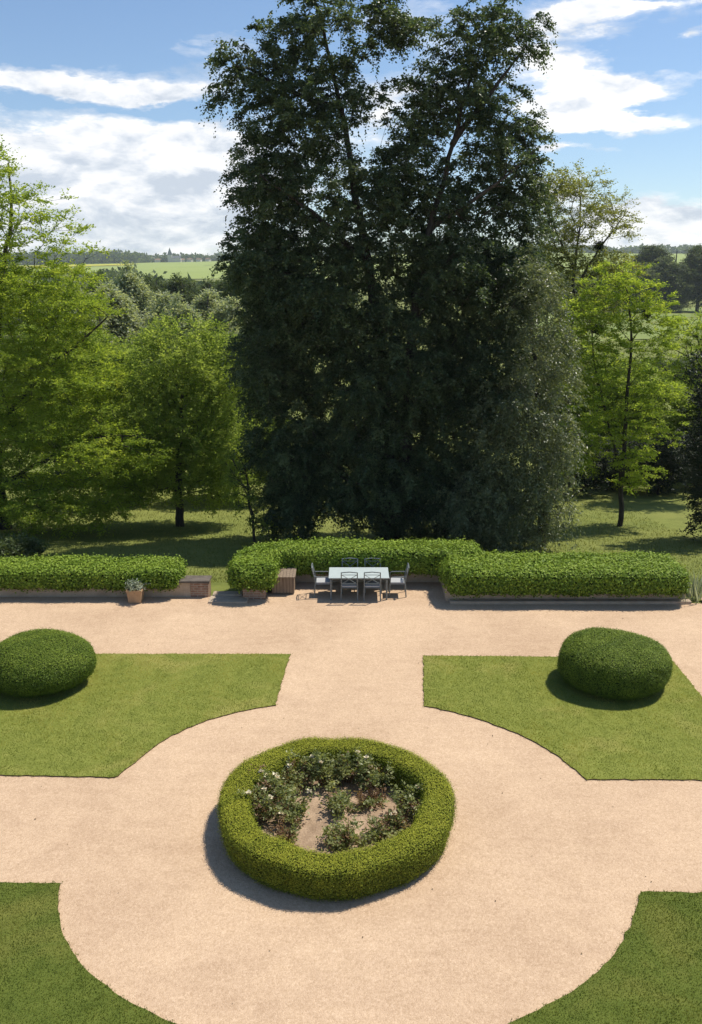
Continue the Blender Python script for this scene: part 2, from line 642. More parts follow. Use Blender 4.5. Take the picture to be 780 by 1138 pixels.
def crown_points(blobs, Y, n, shell=.45):
    """blobs: (px, py, rx, ry, depth m, weight[, y offset]) seen at distance Y -> points in the crown volume"""
    w = np.array([b[2] * b[3] * b[5] for b in blobs], float)
    cnt = np.maximum(1, np.round(n * w / w.sum()).astype(int))
    out = []
    for b, k in zip(blobs, cnt):
        yo = b[6] if len(b) > 6 else 0.0
        c = PY(b[0], b[1], Y + yo)
        s = np.linalg.norm(c - np.array([0, 0, CAM_H])) / FPX
        v = rand_unit(k) * (RNG.uniform(0, 1, (k, 1)) ** shell)
        out.append(c + v * np.array([b[2] * s, b[4], b[3] * s]))
    p = np.concatenate(out)
    return p


def boughs(p, step=.85, tilt=.10):
    """gather foliage into flat layered boughs that sag a little towards the outside"""
    c = p.mean(0)
    d = p - c
    r = np.hypot(d[:, 0], d[:, 1])
    sec = np.floor((np.arctan2(d[:, 1], d[:, 0]) + math.pi) / (2 * math.pi) * 11)
    ph = np.sin(sec * 12.9898 + np.floor(r / 1.6) * 4.7) * .5
    q = p.copy()
    zz = p[:, 2] / step + ph
    q[:, 2] = (np.round(zz) - ph) * step + RNG.normal(0, step * .2, len(p)) - tilt * r * .5
    return q


def thin_out(p, dmin):
    keep = []
    arr = np.zeros_like(p)
    k = 0
    for q in p:
        if k == 0 or np.min(np.linalg.norm(arr[:k] - q, axis=1)) > dmin:
            arr[k] = q
            k += 1
    return arr[:k]


def build_tree(name, label, cat, base, stems, pts, leafm, barkm, group=None, loc=None, twigs=9, per=12, length=.55, leaf=.12,
               aspect=.6, droop=.25, flat=.35, up=.9, upw=1.5, arch=.25, r_tip=.012, tint_c=.18, tint_mu=.5, ground_clip=True, rcut=.0, start=.12, spread=1.0, min_h=.25):
    base = np.asarray(base, float)
    if ground_clip:
        g = tz(pts[:, 0], pts[:, 1])
        pts = pts[pts[:, 2] > g + min_h]
    pos, par, rad, tips, td = grow(stems, pts, upw=upw, arch=arch, r_tip=r_tip, start=start)
    cen = pts.mean(0)
    outw = unit((tips - cen) * np.array([1, 1, .5])) * .6 + td * .6
    g = Geo()
    tree_tubes(g, pos - base, par, rad, rcut=rcut)
    t = thing(name, label, cat, tuple(base), group=group)
    link('trunk', g.mesh(name + '_trunk', [barkm]), t)
    c = Geo()
    sprays(c, tips - base, outw, twigs, per, length, leaf, aspect, droop, flat, up, spread, tint_mu, tint_c)
    link('crown', c.mesh(name + '_crown', [leafm]), t)
    return t


def sample_surface(V, F, n):
    tri = np.concatenate([F[:, [0, 1, 2]], F[:, [0, 2, 3]]]) if F.shape[1] == 4 else F
    a, b, c = V[tri[:, 0]], V[tri[:, 1]], V[tri[:, 2]]
    nn = np.cross(b - a, c - a)
    ar = np.linalg.norm(nn, axis=1)
    i = RNG.choice(len(tri), n, p=ar / ar.sum())
    r1 = np.sqrt(RNG.uniform(size=(n, 1)))
    r2 = RNG.uniform(size=(n, 1))
    p = a[i] * (1 - r1) + b[i] * r1 * (1 - r2) + c[i] * r1 * r2
    return p, unit(nn[i])


def area(V, F):
    tri = np.concatenate([F[:, [0, 1, 2]], F[:, [0, 2, 3]]])
    return np.linalg.norm(np.cross(V[tri[:, 1]] - V[tri[:, 0]], V[tri[:, 2]] - V[tri[:, 0]]), axis=1).sum() / 2


_nz = [(RNG.normal(size=3), RNG.uniform(0, 6.28)) for _ in range(24)]


def lumps(p, freq, k0=0, k=8):
    s = np.zeros(len(p))
    for d, ph in _nz[k0:k0 + k]:
        s += np.sin(p @ (d * freq) + ph)
    return s / k


def leafy(name, V, F, core_m, leaf_m, dens, leaf, aspect=.6, out=.05, up=.35, rough=.7, lump=.05, lfreq=3.0, tint_lump=.30, stray=0.0, sink=.02, tint_mu=.5, nz_tint=0.0):
    """clipped foliage: a dark inner core with leaves standing all over it"""
    g = Geo()
    cen = V.mean(0)
    nv = np.zeros_like(V)
    tri = np.concatenate([F[:, [0, 1, 2]], F[:, [0, 2, 3]]])
    fn = np.cross(V[tri[:, 1]] - V[tri[:, 0]], V[tri[:, 2]] - V[tri[:, 0]])
    for k in range(3):
        np.add.at(nv, tri[:, k], fn)
    nv = unit(nv)
    V = V + nv * (lumps(V, lfreq) * lump + lumps(V, lfreq * 3.1, 8) * lump * .5)[:, None]
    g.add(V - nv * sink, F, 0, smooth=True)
    n = int(area(V, F) * dens)
    p, nn = sample_surface(V, F, n)
    off = np.abs(RNG.normal(0, out, (n, 1))) - out * .35
    if stray:
        s = RNG.uniform(size=(n, 1)) < stray
        off = off + s * RNG.uniform(0, out * 3, (n, 1))
    lu = lumps(p, lfreq * 2.3, 16)
    p = p + nn * off
    N = unit(nn * 1.0 + np.array([0, 0, up]) + RNG.normal(0, rough, (n, 3)))
    D = RNG.normal(0, 1, (n, 3)) + nn * .5
    D[:, 2] -= .2
    D = unit(D - N * (D * N).sum(1, keepdims=True) * .8)
    L = leaf * RNG.uniform(.6, 1.3, n)
    tint = np.clip(tint_mu + nz_tint * (nn[:, 2] - .4) + lu * tint_lump + RNG.normal(0, .16, n) + (off[:, 0] / out) * .06, 0, 1)  # up-facing leaves yellower like new growth; sides also darkened to paint in shade
    leaf_quads(g, p - D * L[:, None] * .5, D, N, L, L * aspect, tint, 1)
    return g.mesh(name, [core_m, leaf_m])


def grid_faces(nu, nv, wrap_u=False, wrap_v=False):
    F = []
    for i in range(nu if wrap_u else nu - 1):
        for j in range(nv if wrap_v else nv - 1):
            i2, j2 = (i + 1) % nu, (j + 1) % nv
            F.append((i * nv + j, i2 * nv + j, i2 * nv + j2, i * nv + j2))
    return np.array(F)


def orient_out(V, F):
    tri = F[:, :3]
    n = np.cross(V[tri[:, 1]] - V[tri[:, 0]], V[tri[:, 2]] - V[tri[:, 0]])
    vol = (V[tri[:, 0]] * n).sum()
    return F[:, ::-1] if vol < 0 else F


def super_ball(rx, ry, h, e=2.6, nu=64, nv=30, under=.12, flat=2.6):
    """bun-shaped clipped bush standing on z=0"""
    V = []
    for i in range(nu):
        th = 2 * math.pi * i / nu
        for j in range(nv):
            ph = -math.pi / 2 * .72 + (math.pi / 2 * 1.72) * j / (nv - 1)
            c, s = math.cos(ph), math.sin(ph)
            rr = abs(c) ** (2 / e)
            zz = math.copysign(abs(s) ** (2 / flat), s)
            z0 = math.copysign(abs(math.sin(-math.pi / 2 * .72)) ** (2 / flat), -1)
            V.append((rx * rr * math.cos(th), ry * rr * math.sin(th), (zz - z0) / (1 - z0) * h))
    V = np.array(V)
    F = grid_faces(nu, nv, wrap_u=True)
    return V, orient_out(V - np.array([0, 0, h / 2]), F)


def hedge_run(path, width, z0, z1, e=6.5, step=.22, nv=26, wvar=.05):
    """rounded hedge body swept along a ground path; closed ends"""
    path = np.asarray(path, float)
    pts = []
    for a, b in zip(path[:-1], path[1:]):
        m = max(1, int(np.linalg.norm(b - a) / step))
        for k in range(m):
            pts.append(a + (b - a) * k / m)
    pts.append(path[-1])
    pts = np.array(pts)
    for _ in range(3):
        pts[1:-1] = .25 * pts[:-2] + .5 * pts[1:-1] + .25 * pts[2:]
    T = unit(np.gradient(pts, axis=0))
    S = np.stack([T[:, 1], -T[:, 0]], 1)
    nu = len(pts)
    d = np.linalg.norm(np.diff(pts, axis=0), axis=1)
    s = np.concatenate([[0], np.cumsum(d)])
    endd = np.minimum(s, s[-1] - s)
    V = []
    for i in range(nu):
        k = min(1.0, max(0.0, endd[i] / .45))
        k = (1 - (1 - k) ** 3) ** (1 / 3)
        for j in range(nv):
            th = 2 * math.pi * j / nv
            c, si = math.cos(th), math.sin(th)
            a = math.copysign(abs(c) ** (2 / e), c) * width / 2 * k
            b = math.copysign(abs(si) ** (2 / e), si) * (z1 - z0) / 2 * k
            V.append((pts[i, 0] + S[i, 0] * a, pts[i, 1] + S[i, 1] * a, (z0 + z1) / 2 + b))
    V = np.array(V)
    return V, orient_out(V - V.mean(0), grid_faces(nu, nv, wrap_v=True))


# ------------------------------------------------------------------ ground sheets
def sheet(name, xs, ys, zf, m, kind='structure'):
    X, Y = np.meshgrid(xs, ys, indexing='ij')
    V = np.stack([X, Y, zf(X, Y)], -1).reshape(-1, 3)
    g = Geo()
    g.add(V, grid_faces(len(xs), len(ys)), smooth=True)
    o = link(name, g.mesh(name, [m]))
    return tag(o, kind=kind)


xs = np.concatenate([-np.geomspace(4000, 45, 40), np.linspace(-42, 42, 43), np.geomspace(45, 4000, 40)])
ys = np.concatenate([np.linspace(-60, 20, 9), np.linspace(22, 60, 39), np.geomspace(62, 4500, 90)])
sheet('ground', xs, ys, tz, M['ground'])

# gravel terrace, ending under the walls
XL = -40
gv = Geo()
edge = [(-40, 25.5), (-4.15, 25.45), (-4.15, 25.2), (-3.4, 25.2), (-3.4, 26.9), (2.9, 26.9), (2.9, 25.0), (10.6, 24.9), (10.6, 25.4), (40, 25.4)]
gx = sorted(set([e[0] for e in edge]))
poly = [(-40, -12, 0)] + [(40, -12, 0)] + [(x, y, 0) for x, y in reversed(edge)]
import bmesh
bm = bmesh.new()
vs = [bm.verts.new(p) for p in poly]
f = bm.faces.new(vs)
f.normal_update()
bmesh.ops.triangulate(bm, faces=[f], ngon_method='EAR_CLIP')
bmesh.ops.recalc_face_normals(bm, faces=bm.faces)
me = bpy.data.meshes.new('gravel_terrace')
bm.to_mesh(me)
bm.free()
me.materials.append(M['gravel'])
tag(link('gravel_terrace', me), kind='structure')


def in_poly(p, poly):
    x, y = p[:, 0], p[:, 1]
    ins = np.zeros(len(p), bool)
    n = len(poly)
    for i in range(n):
        x1, y1 = poly[i]
        x2, y2 = poly[(i + 1) % n]
        if y1 == y2:
            continue
        m = ((y1 > y) != (y2 > y)) & (x < (x2 - x1) * (y - y1) / (y2 - y1) + x1)
        ins ^= m
    return ins


def lawn(pxs, m, gm, dens, extra=None, stripe=1.0, blade=.032):
    pts = [tuple(P(x, y)[:2]) for x, y in pxs]
    # fine resampling with slightly ragged edge
    dense = []
    n = len(pts)
    for i in range(n):
        a, b = np.array(pts[i]), np.array(pts[(i + 1) % n])
        k = max(1, int(np.linalg.norm(b - a) / .12))
        for j in range(k):
            dense.append(a + (b - a) * j / k)
    dense = np.array(dense)
    a, b = dense - np.roll(dense, 5, 0), np.roll(dense, -5, 0) - dense
    turn = np.abs(np.arctan2(a[:, 0] * b[:, 1] - a[:, 1] * b[:, 0], (a * b).sum(1)))
    soft = (turn < R(38))[:, None]
    for _ in range(30):
        dense = np.where(soft, .25 * np.roll(dense, 1, 0) + .5 * dense + .25 * np.roll(dense, -1, 0), dense)
    dense = dense + RNG.normal(0, .010, dense.shape) + .015 * np.stack([lumps(np.c_[dense, dense[:, :1] * 0], 5.0), lumps(np.c_[dense, dense[:, :1] * 0], 5.0, 8)], 1)
    bm = bmesh.new()
    top = [bm.verts.new((x, y, .026)) for x, y in dense]
    bot = [bm.verts.new((x, y, -.02)) for x, y in dense]
    f = bm.faces.new(top)
    nn = len(top)
    sides = []
    for i in range(nn):
        s = bm.faces.new((bot[i], bot[(i + 1) % nn], top[(i + 1) % nn], top[i]))
        s.material_index = 1
    f.normal_update()
    bmesh.ops.triangulate(bm, faces=[f], ngon_method='EAR_CLIP')
    bmesh.ops.recalc_face_normals(bm, faces=bm.faces)
    me = bpy.data.meshes.new('lawn')
    bm.to_mesh(me)
    bm.free()
    me.materials.append(m)
    me.materials.append(M['soil'])
    o = tag(link('lawn', me), kind='structure')
    # blades
    lo, hi = dense.min(0), dense.max(0)
    k = int((hi - lo).prod() * dens)
    p = RNG.uniform(lo, hi, (k, 2))
    p = p[in_poly(p, [tuple(q) for q in dense])]
    # fringe hanging over the edge
    e = dense[RNG.integers(0, nn, nn * 9)] + RNG.normal(0, .018, (nn * 9, 2))
    p = np.concatenate([p, e])
    k = len(p)
    g = Geo()
    B = np.c_[p, np.full(k, .022)]
    D = np.c_[RNG.normal(0, .55, (k, 2)), np.ones(k)]
    D = unit(D)
    patch = lumps(B, 2.2, 4)
    patch2 = lumps(B, .8, 12)
    h = blade * RNG.uniform(.5, 1.25, k) * (1 + .35 * patch)
    S = unit(np.c_[RNG.normal(size=(k, 2)), np.zeros(k)])
    w = .0055 * RNG.uniform(.7, 1.4, k)
    V = np.stack([B - S * w[:, None], B + S * w[:, None], B + D * h[:, None]], 1).reshape(-1, 3)
    g.add(V, np.arange(3 * k).reshape(-1, 3), 0, np.clip(.5 + patch2 * .45 + patch * .4 + lumps(B, 7.0, 2) * .38 + lumps(B, 17.0, 6) * .30 + .12 * np.sign(np.sin(B[:, 0] * 2 * math.pi / 1.1 + .25 * lumps(B, .9))) * stripe + RNG.normal(0, .16, k), 0, 1))
    tag(link('grass', g.mesh('grass', [gm])), kind='stuff')
    return o


LUL = [(-160, 727), (-40, 727.5), (100, 727.5), (200, 727.6), (322.8, 727.7), (317, 746), (311, 767), (305.6, 784.6), (285, 788), (257, 791.8), (231, 800),
       (205.6, 810), (180, 822), (167, 834), (149, 848), (131, 863), (128, 864.5), (60, 863.5), (0, 862), (-160, 860)]
LUR = [(470.3, 729.5), (545, 730), (621, 730.8), (744, 731.5), (762, 753), (780, 776), (812, 815), (850, 868.5), (780, 867.5), (651.8, 867), (640, 856.4), (619.5, 839.7),
       (594, 823), (568, 812), (542.6, 802.6), (517, 794), (491, 788.5), (471.5, 785.6)]
LLL = [(-140, 981), (0, 982.3), (67, 983), (62, 998), (60.5, 1013), (63, 1032), (72, 1053), (82, 1070), (95, 1084), (110, 1096), (125, 1107), (142, 1116), (160, 1124), (190, 1137), (222, 1152),
       (222, 1240), (-140, 1240)]
LLR = [(712, 992.5), (780, 993), (920, 994), (920, 1240), (535, 1240), (535, 1152), (566, 1137.5), (600, 1125), (618, 1117), (630, 1110), (646, 1099), (660, 1088), (674, 1075), (685, 1063), (696, 1045),
       (704, 1028), (709, 1010)]
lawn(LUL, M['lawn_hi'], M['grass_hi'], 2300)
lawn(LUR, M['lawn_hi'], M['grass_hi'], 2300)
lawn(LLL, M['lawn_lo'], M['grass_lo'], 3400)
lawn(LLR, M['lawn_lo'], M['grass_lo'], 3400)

k = 110
x = RNG.uniform(-9, 9, k)
y = RNG.uniform(8, 25, k)
q = np.c_[x, y, np.full(k, .012)]
g = Geo()
leaf_quads(g, q, np.c_[RNG.normal(size=(k, 2)), np.zeros(k)], unit(np.c_[RNG.normal(0, .3, (k, 2)), np.ones(k)]), RNG.uniform(.02, .05, k), RNG.uniform(.012, .03, k), RNG.uniform(0, 1, k))
tag(link('fallen_leaves', g.mesh('fallen_leaves', [M['dry_leaf']])), kind='stuff')

# far crop fields draped on the slope
def field(name, corners, m, lift=.4, nu=24, nv=12):
    (a, b, c, d) = [np.array(q, float) for q in corners]
    V = []
    for i in range(nu):
        for j in range(nv):
            u, v = i / (nu - 1), j / (nv - 1)
            q = (1 - u) * (1 - v) * a + u * (1 - v) * b + u * v * c + (1 - u) * v * d
            V.append((q[0], q[1], float(tz(q[0], q[1])) + lift))
    g = Geo()
    g.add(V, grid_faces(nu, nv), smooth=True)
    return tag(link(name, g.mesh(name, [m])), kind='structure')


field('crop_field', [(-900, 1000), (700, 1000), (900, 2150), (-900, 2150)], M['crop'])
field('rapeseed_field', [(-760, 1500), (-400, 1640), (-420, 1830), (-860, 1700)], M['rape'], 1.2)
field('meadow', [(40, 240), (330, 240), (400, 470), (60, 470)], M['crop2'], .12)

# ------------------------------------------------------------------ garden: ring, balls, hedges
ringC = np.array([-.27, 13.85])
Ro, Ri, RH = 2.10, 1.54, .62
prof = []
for j in range(22):
    th = 2 * math.pi * j / 22
    c, s = math.cos(th), math.sin(th)
    a = math.copysign(abs(c) ** (2 / 5.0), c) * (Ro - Ri) / 2
    b = math.copysign(abs(s) ** (2 / 5.0), s) * RH / 2
    if c > 0:
        a -= .09 * (.5 - b / RH)          # the outer side leans in towards the ground
    prof.append((a, b + RH / 2))
V = []
NU = 140
for i in range(NU):
    th = 2 * math.pi * i / NU
    wob = 1 + .012 * math.sin(3 * th + 1) + .010 * math.sin(7 * th)
    for a, b in prof:
        r = ((Ro + Ri) / 2 + a) * wob
        V.append((r * math.cos(th), r * math.sin(th), b))
V = np.array(V)
F = grid_faces(NU, 22, True, True)
tri = F[:, :3]
if (np.cross(V[tri[:, 1]] - V[tri[:, 0]], V[tri[:, 2]] - V[tri[:, 0]]) * V[tri[:, 0]]).sum() < 0:
    F = F[:, ::-1]
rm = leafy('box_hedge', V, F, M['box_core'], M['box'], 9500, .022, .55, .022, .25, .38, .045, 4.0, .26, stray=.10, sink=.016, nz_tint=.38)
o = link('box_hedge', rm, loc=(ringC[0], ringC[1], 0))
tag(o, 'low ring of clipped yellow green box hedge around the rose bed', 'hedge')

g = Geo()
n = 72
V = [(0, 0, .07)]
for r in (.4, .8, 1.2, 1.62):
    for i in range(n):
        th = 2 * math.pi * i / n
        V.append((r * math.cos(th), r * math.sin(th), .07 - .03 * r / 1.6 + RNG.normal(0, .008)))
F3 = [(0, 1 + i, 1 + (i + 1) % n) for i in range(n)]
g.add(V, np.array(F3), smooth=True)
F4 = [(1 + k * n + i, 1 + (k + 1) * n + i, 1 + (k + 1) * n + (i + 1) % n, 1 + k * n + (i + 1) % n) for k in range(3) for i in range(n)]
g.add(V, np.array(F4), smooth=True)
tag(link('bed_soil', g.mesh('bed_soil', [M['bed_soil']]), loc=(ringC[0], ringC[1], 0)), kind='structure')

bV, bF = super_ball(1.27, 1.2, 1.2, 2.5, under=.1, flat=2.3)
for px, e, lab, rx, h, fl in ((45, 2.3, 'smooth egg shaped dark green topiary bush on the left lawn', 1.26, 1.12, 2.2),
                              (682.5, 3.0, 'flat topped bun shaped topiary bush on the right lawn', 1.27, 1.08, 3.1)):
    bV, bF = super_ball(rx, 1.2, h, e, flat=fl)
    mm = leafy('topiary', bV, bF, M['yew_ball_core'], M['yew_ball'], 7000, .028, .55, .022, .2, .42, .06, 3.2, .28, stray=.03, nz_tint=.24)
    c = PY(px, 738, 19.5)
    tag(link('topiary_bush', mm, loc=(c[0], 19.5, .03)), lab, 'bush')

HL = hedge_run([(-22, 26.0), (-5.15, 25.95)], 1.5, .34, .87)
HB = hedge_run([(-2.98, 24.85), (-3.0, 26.0), (-2.75, 26.9), (-1.9, 27.1), (0, 27.1), (2.6, 27.05), (4.2, 26.9)], 1.35, .40, 1.12)
HR = hedge_run([(2.75, 25.7), (10.15, 25.6)], 2.05, .36, 1.02)
for (V, F), lab, nm in ((HL, 'long bushy green hedge topping the low wall left of the garden steps', 'ivy_hedge'),
                        (HB, 'curved green hedge wrapping behind the outdoor table and chairs', 'ivy_hedge'),
                        (HR, 'wide green hedge topping the low stone wall right of the table', 'ivy_hedge')):
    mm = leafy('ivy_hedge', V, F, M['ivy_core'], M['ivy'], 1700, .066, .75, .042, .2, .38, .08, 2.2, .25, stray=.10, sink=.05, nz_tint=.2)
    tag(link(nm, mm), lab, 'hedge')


# ------------------------------------------------------------------ walls
def slab(parent, name, lo, hi, m):
    g = Geo().box(lo, hi)
    o = link(name, g.mesh(name, [m]), parent)
    bv = o.modifiers.new('edge', 'BEVEL')
    bv.width = .012
    bv.segments = 2
    return o


t = thing('garden_wall', 'low rendered wall ending in a brick pier left of the steps', 'wall', (-4.9, 25.6, 0))
slab(t, 'wall_body', (-20, -.15, -.3), (.02, .3, .45), M['render'])
slab(t, 'coping', (-20, -.20, .453), (.60, .35, .52), M['dark_coping'])
slab(t, 'pier', (.022, -.18, -.3), (.56, .34, .45), M['brick'])

t = thing('recess_wall', 'low stone wall under the curved hedge behind the table', 'wall', (0, 26.9, 0))
slab(t, 'wall_body', (-2.55, -.12, -.3), (2.9, .25, .55), M['render'])
t2 = thing('wall_pier', 'short brick pier under the hedge end beside the wooden box', 'wall', (-2.95, 25.45, 0))
slab(t2, 'pier', (-.32, -.25, -.3), (.36, .45, .46), M['brick'])
slab(t2, 'side_wall', (-.2, .455, -.3), (.2, 1.7, .5), M['render'])

t = thing('stone_wall', 'low pale stone wall with a stepped base under the right hedge', 'wall', (6.5, 25.05, 0))
slab(t, 'wall_body', (-3.65, 0, -.3), (3.55, .35, .48), M['render'])
slab(t, 'plinth', (-3.55, -.24, -.3), (3.65, -.003, .09), M['stone'])
slab(t, 'side_wall', (-3.65, .353, -.3), (-3.25, 1.9, .50), M['render'])

t = thing('stone_step', 'flat stone doorstep in the gap between the walls', 'step', (-3.72, 25.1, 0))
slab(t, 'slab', (-.55, -.22, -.1), (.62, .3, .055), M['stone'])
slab(t, 'upper_slab', (-.5, .303, -.1), (.4, .62, .09), M['stone'])

# ------------------------------------------------------------------ furniture
def bar(g, a, b, w=.014, mi=0):
    g.tube([a, b], w, 6, mi)


tx, ty = .235, 25.62
t = thing('garden_table', 'long outdoor dining table with a pale frosted glass top', 'table', (tx, ty, 0))
slab(t, 'tabletop', (-.91, -.50, .70), (.91, .50, .725), M['tabletop'])
slab(t, 'apron', (-.86, -.45, .655), (.86, .45, .697), M['metal'])
for sx in (-.84, .84):
    for sy in (-.43, .43):
        slab(t, 'leg', (sx - .025, sy - .025, 0), (sx + .025, sy + .025, .652), M['metal'])


def make_chair(label):
    """chair facing +y, back at -y"""
    t = thing('garden_chair', label, 'chair', group='metal chairs around the garden table')
    slab(t, 'seat', (-.24, -.22, .40), (.24, .25, .425), M['metal'])
    slab(t, 'cushion', (-.225, -.20, .428), (.225, .235, .475), M['cushion'])
    for sx in (-.24, .24):
        for sy in (-.23, .23):
            g = Geo()
            g.tube([(sx, sy, .42), (sx * 1.05, sy * 1.12, 0)], .019, 8)
            link('leg', g.mesh('leg', [M['metal']]), t)
        g = Geo()
        g.tube([(sx, -.27, .66), (sx * 1.08, -.08, .655), (sx * 1.08, .16, .65), (sx * 1.02, .22, .63), (sx, .235, .42)], .016, 8)
        link('armrest', g.mesh('armrest', [M['metal']]), t)
    g = Geo()
    for sx in (-.24, .24):
        g.tube([(sx, -.22, .42), (sx, -.25, .62), (sx, -.33, .94)], .016, 8)
    g.tube([(-.24, -.33, .93), (0, -.335, .955), (.24, -.33, .93)], .017, 8)
    g.tube([(-.24, -.325, .86), (.24, -.325, .86)], .010, 8)
    g.tube([(-.24, -.25, .55), (.24, -.25, .55)], .010, 8)
    g.tube([(-.23, -.25, .55), (.23, -.322, .86)], .009, 8)
    g.tube([(.23, -.25, .55), (-.23, -.322, .86)], .009, 8)
    link('backrest', g.mesh('backrest', [M['metal']]), t)
    return t


ch = make_chair('grey metal chair with its back to the viewer, nearer the wooden box')
seats = [(-.05, 25.32, 0, None),
         (.64, 25.32, 0, 'grey metal chair with its back to the viewer, farther from the wooden box'),
         (-.03, 26.0, math.pi, 'metal chair on the hedge side of the table, nearer the wooden box'),
         (.68, 26.0, math.pi, 'metal chair on the hedge side of the table, farther from the wooden box'),
         (-.86, 25.66, -math.pi / 2, 'grey metal armchair at the table end facing away from the wooden box'),
         (1.42, 25.66, math.pi / 2, 'grey metal armchair at the table end nearest the stone wall')]
for i, (x, y, rz, lab) in enumerate(seats):
    if i == 0:
        ch.location = (x, y, 0)
    else:
        copy_thing(ch, (x, y, 0), rz + RNG.normal(0, .03), label=lab)

# wooden storage box with a sloping lid
c = P(315, 659, 0)
t = thing('storage_box', 'weathered wooden storage box with a sloping lid beside the hedge', 'box', (c[0], 25.95, 0))
g = Geo()
w, d = .34, .30
V = [(-w, -d, .04), (w, -d, .04), (w, d, .04), (-w, d, .04), (-w, -d, .54), (w, -d, .54), (w, d, .60), (-w, d, .60)]
g.add(V, [(0, 3, 2, 1), (4, 5, 6, 7), (0, 1, 5, 4), (1, 2, 6, 5), (2, 3, 7, 6), (3, 0, 4, 7)])
link('box_body', g.mesh('box_body', [M['wood']]), t)
g = Geo()
w, d = .38, .35
V = [(-w, -d, .545), (w, -d, .545), (w, d, .615), (-w, d, .615), (-w, -d, .58), (w, -d, .58), (w, d, .65), (-w, d, .65)]
g.add(V, [(0, 3, 2, 1), (4, 5, 6, 7), (0, 1, 5, 4), (1, 2, 6, 5), (2, 3, 7, 6), (3, 0, 4, 7)])
link('lid', g.mesh('lid', [M['wood']]), t)
for sx in (-.3, .3):
    slab(t, 'foot', (sx - .03, -.27, 0), (sx + .03, -.21, .038), M['wood'])

# planter
c = P(149.5, 671, 0)
t = thing('planter', 'square terracotta planter standing against the low wall', 'planter', (c[0], c[1] + .2, 0))
g = Geo()
prof = [(.17, 0), (.185, .02), (.215, .36), (.235, .37), (.235, .42), (.205, .42), (.195, .37)]
V = []
for r, z in prof:
    V += [(-r, -r, z), (r, -r, z), (r, r, z), (-r, r, z)]
g.add(V, [(k * 4 + i, k * 4 + (i + 1) % 4, k * 4 + 4 + (i + 1) % 4, k * 4 + 4 + i) for k in range(len(prof) - 1) for i in range(4)])
link('pot', g.mesh('pot', [M['terracotta']]), t)
g = Geo().box((-.19, -.19, .33), (.19, .19, .385))
link('potting_soil', g.mesh('potting_soil', [M['soil']]), t)
pl = thing('potted_plant', 'silvery grey leafy plant growing in the terracotta planter', 'plant', (c[0], c[1] + .2, .385))
g = Geo()
tp = np.c_[RNG.normal(0, .11, (40, 2)), RNG.uniform(.02, .22, 40)]
sprays(g, tp, unit(tp), 4, 7, .16, .07, .45, .3, .6, .5)
link('foliage', g.mesh('foliage', [M['sage']]), pl)
g = Geo()
for q in tp[::3]:
    g.tube([(q[0] * .2, q[1] * .2, 0), q * .6, q], .005, 5)
link('stem', g.mesh('stem', [M['bark_grey']]), pl)

# clump of upright pale leaves at the end of the right wall
c = P(770, 668, 0)
t = thing('iris_clump', 'pale upright leaves growing at the end of the right stone wall', 'plant', (c[0] + .1, 25.5, -.05))
g = Geo()
k = 260
B = np.c_[RNG.normal(0, .28, k), RNG.normal(0, .28, k), np.zeros(k)]
D = unit(np.c_[RNG.normal(0, .22, (k, 2)), np.ones(k)])
leaf_quads(g, B, D, rand_unit(k), RNG.uniform(.35, .85, k), .045, RNG.uniform(0, 1, k))
link('foliage', g.mesh('foliage', [M['sage']]), t)

# ------------------------------------------------------------------ roses in the bed
roses = [  # px, py(base), height, radius, blooms, red share, label
    (292, 912, .62, .34, 3, .25, 'bushy rose with three white blooms at the bed rim nearest the shaded edge'),
    (285, 890, .66, .30, 4, .35, 'tall reddish rose bush with four white blooms against the hedge ring'),
    (322, 868, .60, .32, 2, .35, 'rose bush with two white blooms at the back of the bed near red shoots'),
    (352, 862, .58, .30, 1, .05, 'green rose bush with one white bloom against the back of the hedge ring'),
    (390, 862, .62, .34, 2, .05, 'leafy rose bush with two white blooms in front of the deep back shadow'),
    (425, 866, .50, .30, 0, .10, 'dark leafy rose bush without blooms at the back of the bed'),
    (325, 915, .52, .34, 2, .25, 'broad pale green rose bush with two blooms beside the bare sandy patch'),
    (322, 940, .36, .26, 0, .65, 'low twiggy rose bush at the front rim with reddish stems'),
    (376, 903, .40, .20, 0, .10, 'small upright green rose bush standing in the bare sandy patch'),
    (385, 940, .30, .30, 0, .10, 'low spreading rose at the front rim of the bed'),
    (424, 932, .32, .24, 1, .25, 'small rose bush with one white bloom near the front rim'),
    (412, 893, .28, .24, 0, .85, 'sparse twiggy rose with brown leaves in the middle of the bed'),
    (452, 905, .46, .24, 1, .30, 'rose bush with one cream bloom at the sunny end of the bed'),
    (444, 922, .28, .22, 1, .65, 'short brownish rose with a single bloom beside the hedge ring'),
]
